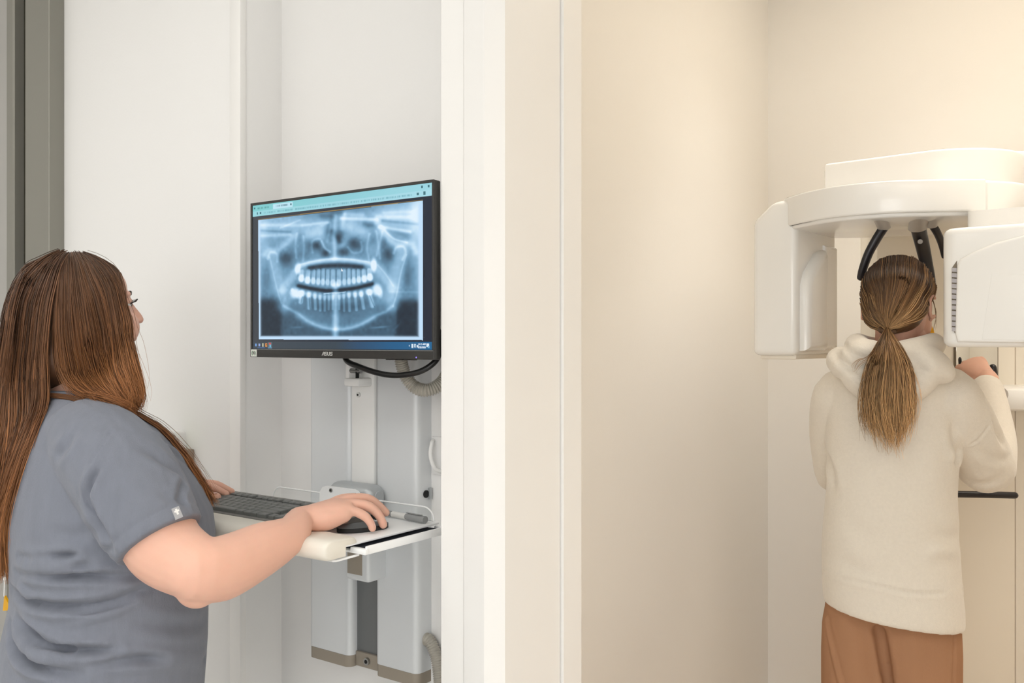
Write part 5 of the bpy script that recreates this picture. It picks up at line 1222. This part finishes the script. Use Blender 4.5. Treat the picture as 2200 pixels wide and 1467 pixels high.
# hoodie
def pr(y, L, R_, a, tilt=None):                        # a = half depth
    rc = []; z = CAMZ - (y - 733.5) / FPX * 2.28; b = (R_ - L) / 2 / FPX * 2.3 ; r0 = ((R_ + L) / 2 - 1100) / FPX * 2.3
    for it in range(10):
        fr = Frame(r0, 2.30, PT); out = [fr(a * math.copysign(abs(math.cos(t)) ** .9, math.cos(t)), b * math.copysign(abs(math.sin(t)) ** .9, math.sin(t)), z + (tilt(math.sin(t)) if tilt else 0)) for t in np.linspace(0, 2 * math.pi, 44, endpoint=False)]
        px = proj(np.array([tuple(q_) for q_ in out]))[0]; r0 += ((R_ + L) / 2 - (px.max() + px.min()) / 2) / FPX * 2.3; b *= (R_ - L) / (px.max() - px.min())
    return out
tl = lambda k: (lambda s_: (-.022 * s_ - .004) * k)
tabp = [(742, 1868, 1962, .055), (758, 1836, 1992, .075), (780, 1800, 2026, .092), (812, 1780, 2056, .106), (850, 1774, 2070, .114), (900, 1772, 2074, .118), (950, 1774, 2068, .120), (1000, 1778, 2061, .120), (1060, 1775, 2058, .124), (1130, 1768, 2061, .128), (1190, 1765, 2065, .130), (1240, 1765, 2069, .135), (1280, 1766, 2074, .138), (1310, 1768, 2075, .139), (1318, 1770, 2073, .137)]
hoo = [rings_mesh([pr(*t, tl(min(1, max(0, (t[0] - 1130) / 150)))) for t in tabp])]
hoo.append(limb([PF(.0, .10, 1.325), PRS, P(2078, 930, 2.29), P(2118, 1000, 2.355)], [.066, .070, .074, .070])); hoo.append(limb([P(2126, 1004, 2.365), P(2136, 950, 2.43), P(2127, 880, 2.50), P(2120, 838, 2.54)], [.062, .053, .048, .043], rnd=True))
hoo.append(limb([PF(.0, -.10, 1.325), PLS, P(1796, 930, 2.40), PLE], [.064, .068, .066, .060])); hoo.append(limb([PLE, PLE.lerp(PLW, .5), PLE.lerp(PLW, .92)], [.056, .048, .040]))
V, Q = blob(hoo, .0042, 8, .5, -.49)
bvq = bvh_of(V, Q)
for pxs, wd_, dp_ in (([(1770, 1228), (1830, 1246), (1900, 1262), (1960, 1274), (2010, 1275), (2068, 1266)], .0050, -.0035), ([(2128, 903), (2118, 924), (2092, 950), (2062, 968)], .004, -.003), ([(2062, 960), (2054, 1000), (2062, 1040)], .012, -.012), ([(2045, 900), (2052, 940), (2058, 985)], .014, -.008),
                      ([(1772, 960), (1786, 1010), (1790, 1060)], .014, -.008), ([(1815, 1120), (1860, 1150), (1910, 1160)], .020, -.004), ([(1990, 1120), (2030, 1150), (2062, 1160)], .018, -.006), ([(1985, 1200), (2020, 1180), (2060, 1185)], .016, .005), ([(1800, 1200), (1850, 1225), (1880, 1232)], .014, -.004),
                      ([(2100, 960), (2135, 985), (2168, 985)], .012, -.005), ([(2120, 860), (2138, 915), (2158, 960)], .010, -.010), ([(1930, 930), (1960, 980), (1970, 1040)], .025, -.004), ([(2075, 1030), (2110, 1040), (2150, 1025)], .014, -.005)):
    L_ = surf_line(bvq, pxs)
    if len(L_) >= 2: V = fold(V, vnormals(V, Q), L_, wd_, dp_, taper=len(pxs) < 6)
hd_o = mk('hoodie', V, Q, M['hoodie'], pa, smooth=True); tag(hd_o, 'cream fleece hoodie'); bvq = bvh_of(V, Q)
# hood lying on the upper back
Ax = PF.axes(); hoodp = []
def pad_(px, py, d, rl, rd, rz, rot=0.0):
    c_, s_ = math.cos(rot), math.sin(rot); Rr = np.array([[1, 0, 0], [0, c_, -s_], [0, s_, c_]]); hoodp.append(ellipsoid_mesh(P(px, py, d), (rd, rl, rz), Ax @ Rr))
pad_(1838, 775, 2.225, .062, .045, .040, .5); pad_(1992, 778, 2.185, .070, .048, .040, -.62); pad_(1915, 785, 2.205, .10, .048, .052); pad_(1868, 828, 2.200, .075, .034, .040, -.55); pad_(1962, 826, 2.180, .075, .034, .040, .62); pad_(1912, 850, 2.190, .05, .028, .042); pad_(1806, 775, 2.25, .034, .034, .034)
ringp = [P(px, py, d) for px, py, d in ((1850, 752, 2.20), (1905, 762, 2.185), (1965, 752, 2.19), (2002, 742, 2.25), (1990, 742, 2.36), (1935, 752, 2.42), (1870, 748, 2.38), (1842, 742, 2.28), (1850, 752, 2.20))]
hoodp.append(tube_mesh(cat_spline(ringp, 40), .030, 14))
V, Q = blob(hoodp, .0042, 12, .5, -.46); bvhd = bvh_of(V, Q)
for pxs, wd_, dp_ in (([(1790, 752), (1815, 780), (1850, 800)], .010, -.008), ([(1815, 745), (1842, 765), (1870, 775)], .009, -.006), ([(1970, 760), (2000, 790), (1975, 830)], .02, .004), ([(1820, 800), (1850, 830), (1885, 850)], .012, .004)):
    L_ = surf_line(bvhd, pxs)
    if len(L_) >= 2: V = fold(V, vnormals(V, Q), L_, wd_, dp_)
mk('hood', V, Q, M['hoodie'], pa, smooth=True); bvhd = bvh_of(V, Q)
# trousers, shoes
tz = []
def leg_ring(y, L, R_, a, d):
    z = CAMZ - (y - 733.5) / FPX * d; b = (R_ - L) / 2 / FPX * d; r0 = ((L + R_) / 2 - 1100) / FPX * d; return [CW(r0 + b * math.cos(t), d + a * math.sin(t), z) for t in np.linspace(0, 2 * math.pi, 32, endpoint=False)]
tz.append(rings_mesh([leg_ring(*q_) for q_ in ((1290, 1778, 1910, .075, 2.32), (1340, 1770, 1912, .085, 2.32), (1400, 1768, 1914, .09, 2.32), (1467, 1768, 1916, .09, 2.32), (1650, 1775, 1905, .10, 2.32), (1960, 1785, 1900, .09, 2.32))]))
tz.append(rings_mesh([leg_ring(*q_) for q_ in ((1290, 1873, 2056, .075, 2.275), (1340, 1876, 2060, .085, 2.275), (1400, 1884, 2062, .09, 2.275), (1467, 1894, 2061, .09, 2.275), (1650, 1916, 2055, .09, 2.275), (1980, 1930, 2040, .085, 2.275))]))
tz.append(rings_mesh([leg_ring(*q_) for q_ in ((1230, 1785, 2050, .07, 2.30), (1290, 1776, 2056, .08, 2.30), (1330, 1800, 2040, .08, 2.30))]))
V, Q = blob(tz, .006, 5); bvt = bvh_of(V, Q)
for pxs, wd_, dp_ in (([(1876, 1318), (1890, 1360), (1902, 1420), (1908, 1467)], .012, -.012), ([(1775, 1330), (1786, 1390), (1805, 1467)], .006, .005), ([(1850, 1330), (1870, 1370), (1880, 1440)], .02, -.006), ([(2050, 1330), (2050, 1400), (2047, 1467)], .004, -.003), ([(1960, 1350), (1950, 1410), (1955, 1467)], .025, .005)):
    L_ = surf_line(bvt, pxs)
    if len(L_) >= 2: V = fold(V, vnormals(V, Q), L_, wd_, dp_, taper=False)
thin(mk('trousers', V, Q, M['tan'], pa, smooth=True), .5)
for s in (-1, 1):
    V, Q = blob([limb([PF(-.06, s * .085, .042), PF(.04, s * .088, .045), PF(.13, s * .09, .030)], [.040, .042, .034])], .006, 3); V[:, 2] = np.maximum(V[:, 2], .001); mk('shoe', V, Q, M['shoe'], pa, smooth=True)
# hair swept back into a low ponytail
cap = [HP.ell((-.018, 0, .038), (.106, .086, .074)), HP.ell((-.046, 0, -.015), (.078, .076, .066)), HP.ell((-.070, 0, -.048), (.040, .050, .034))]
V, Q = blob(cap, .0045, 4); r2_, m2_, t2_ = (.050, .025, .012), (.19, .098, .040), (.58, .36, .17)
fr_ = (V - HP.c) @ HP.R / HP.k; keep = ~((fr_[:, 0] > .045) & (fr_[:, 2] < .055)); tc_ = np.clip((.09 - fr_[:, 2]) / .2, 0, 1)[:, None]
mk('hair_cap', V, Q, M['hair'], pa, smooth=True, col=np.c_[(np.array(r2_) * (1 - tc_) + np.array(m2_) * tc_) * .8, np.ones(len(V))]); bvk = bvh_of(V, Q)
tie = cast(bvk, 1905, 706); dt = -SY * tie.x + CY * tie.y
TIE = (1906, 706, dt - .012)
GP = [guide(g_ + [TIE], bvk, .003, (1930, 640)) for g_ in ([(1858, 690), (1872, 700), (1888, 704)], [(1852, 662), (1862, 685), (1882, 699)], [(1852, 632), (1860, 665), (1882, 694)], [(1856, 602), (1866, 645), (1886, 688)], [(1870, 574), (1878, 630), (1893, 682)], [(1890, 557), (1892, 620), (1899, 680)],
      [(1912, 550), (1910, 615), (1904, 678)], [(1938, 548), (1930, 615), (1910, 680)], [(1962, 553), (1950, 618), (1917, 684)], [(1983, 566), (1968, 628), (1924, 688)], [(2000, 588), (1982, 640), (1932, 692)], [(2009, 612), (1992, 652), (1942, 694)], [(2010, 622), (1988, 658), (1942, 694)], [(1984, 676), (1962, 692), (1932, 703)])]
GP = relax(GP, (bvk,), .0035, 22)
GQ = [[P(*TIE), *[P(*q_) for q_ in g_]] for g_ in ([(1893, 735, 2.165), (1872, 775, 2.145), (1858, 830, 2.145), (1856, 880, 2.15), (1866, 930, 2.16)], [(1897, 735, 2.155), (1884, 780, 2.13), (1872, 840, 2.125), (1872, 900, 2.135), (1888, 950, 2.15)], [(1905, 735, 2.15), (1902, 780, 2.12), (1898, 840, 2.115), (1902, 910, 2.13), (1918, 968, 2.15)],
      [(1912, 735, 2.15), (1922, 780, 2.12), (1926, 840, 2.115), (1926, 910, 2.13), (1924, 968, 2.15)], [(1918, 735, 2.155), (1940, 780, 2.13), (1950, 840, 2.125), (1944, 900, 2.135), (1930, 955, 2.15)], [(1924, 738, 2.165), (1950, 785, 2.145), (1960, 840, 2.145), (1958, 880, 2.15), (1944, 925, 2.155)])]
GW = [[P(1880, 745, 2.15), P(1862, 765, 2.14), P(1840, 770, 2.14), P(1828, 782, 2.14), P(1832, 796, 2.14)], [P(1880, 750, 2.15), P(1860, 775, 2.14), P(1846, 785, 2.14), P(1836, 797, 2.14), P(1830, 795, 2.14)]]
GE = [[P(2004, 640, 2.27), P(2010, 665, 2.27), P(2012, 690, 2.27), P(2006, 712, 2.27)], [P(2002, 640, 2.27), P(2013, 670, 2.27), P(2009, 695, 2.27), P(2003, 716, 2.27)]]
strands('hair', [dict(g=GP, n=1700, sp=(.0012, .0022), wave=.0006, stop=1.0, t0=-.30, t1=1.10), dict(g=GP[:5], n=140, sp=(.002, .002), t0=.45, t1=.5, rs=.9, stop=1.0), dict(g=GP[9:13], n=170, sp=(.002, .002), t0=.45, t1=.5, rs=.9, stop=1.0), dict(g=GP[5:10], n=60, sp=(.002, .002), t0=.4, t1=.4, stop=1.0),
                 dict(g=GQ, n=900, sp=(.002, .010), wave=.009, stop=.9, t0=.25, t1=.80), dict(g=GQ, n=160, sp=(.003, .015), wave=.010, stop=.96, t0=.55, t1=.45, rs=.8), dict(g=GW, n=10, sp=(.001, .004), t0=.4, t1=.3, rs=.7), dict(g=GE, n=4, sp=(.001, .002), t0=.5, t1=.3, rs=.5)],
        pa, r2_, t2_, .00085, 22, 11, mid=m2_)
bm = bmesh.new(); tq = P(*TIE)
V, Fc = tube_mesh([tq + (CW(.016 * math.cos(a), 0) - CW(0, 0)) + Vector((0, 0, -.004 + .006 * math.sin(a))) + (CW(0, .014 * math.sin(a)) - CW(0, 0)) for a in np.linspace(0, 2 * math.pi, 24)], .0055, 10); mk('hair_tie', V, Fc, M['band'], pa, smooth=True)
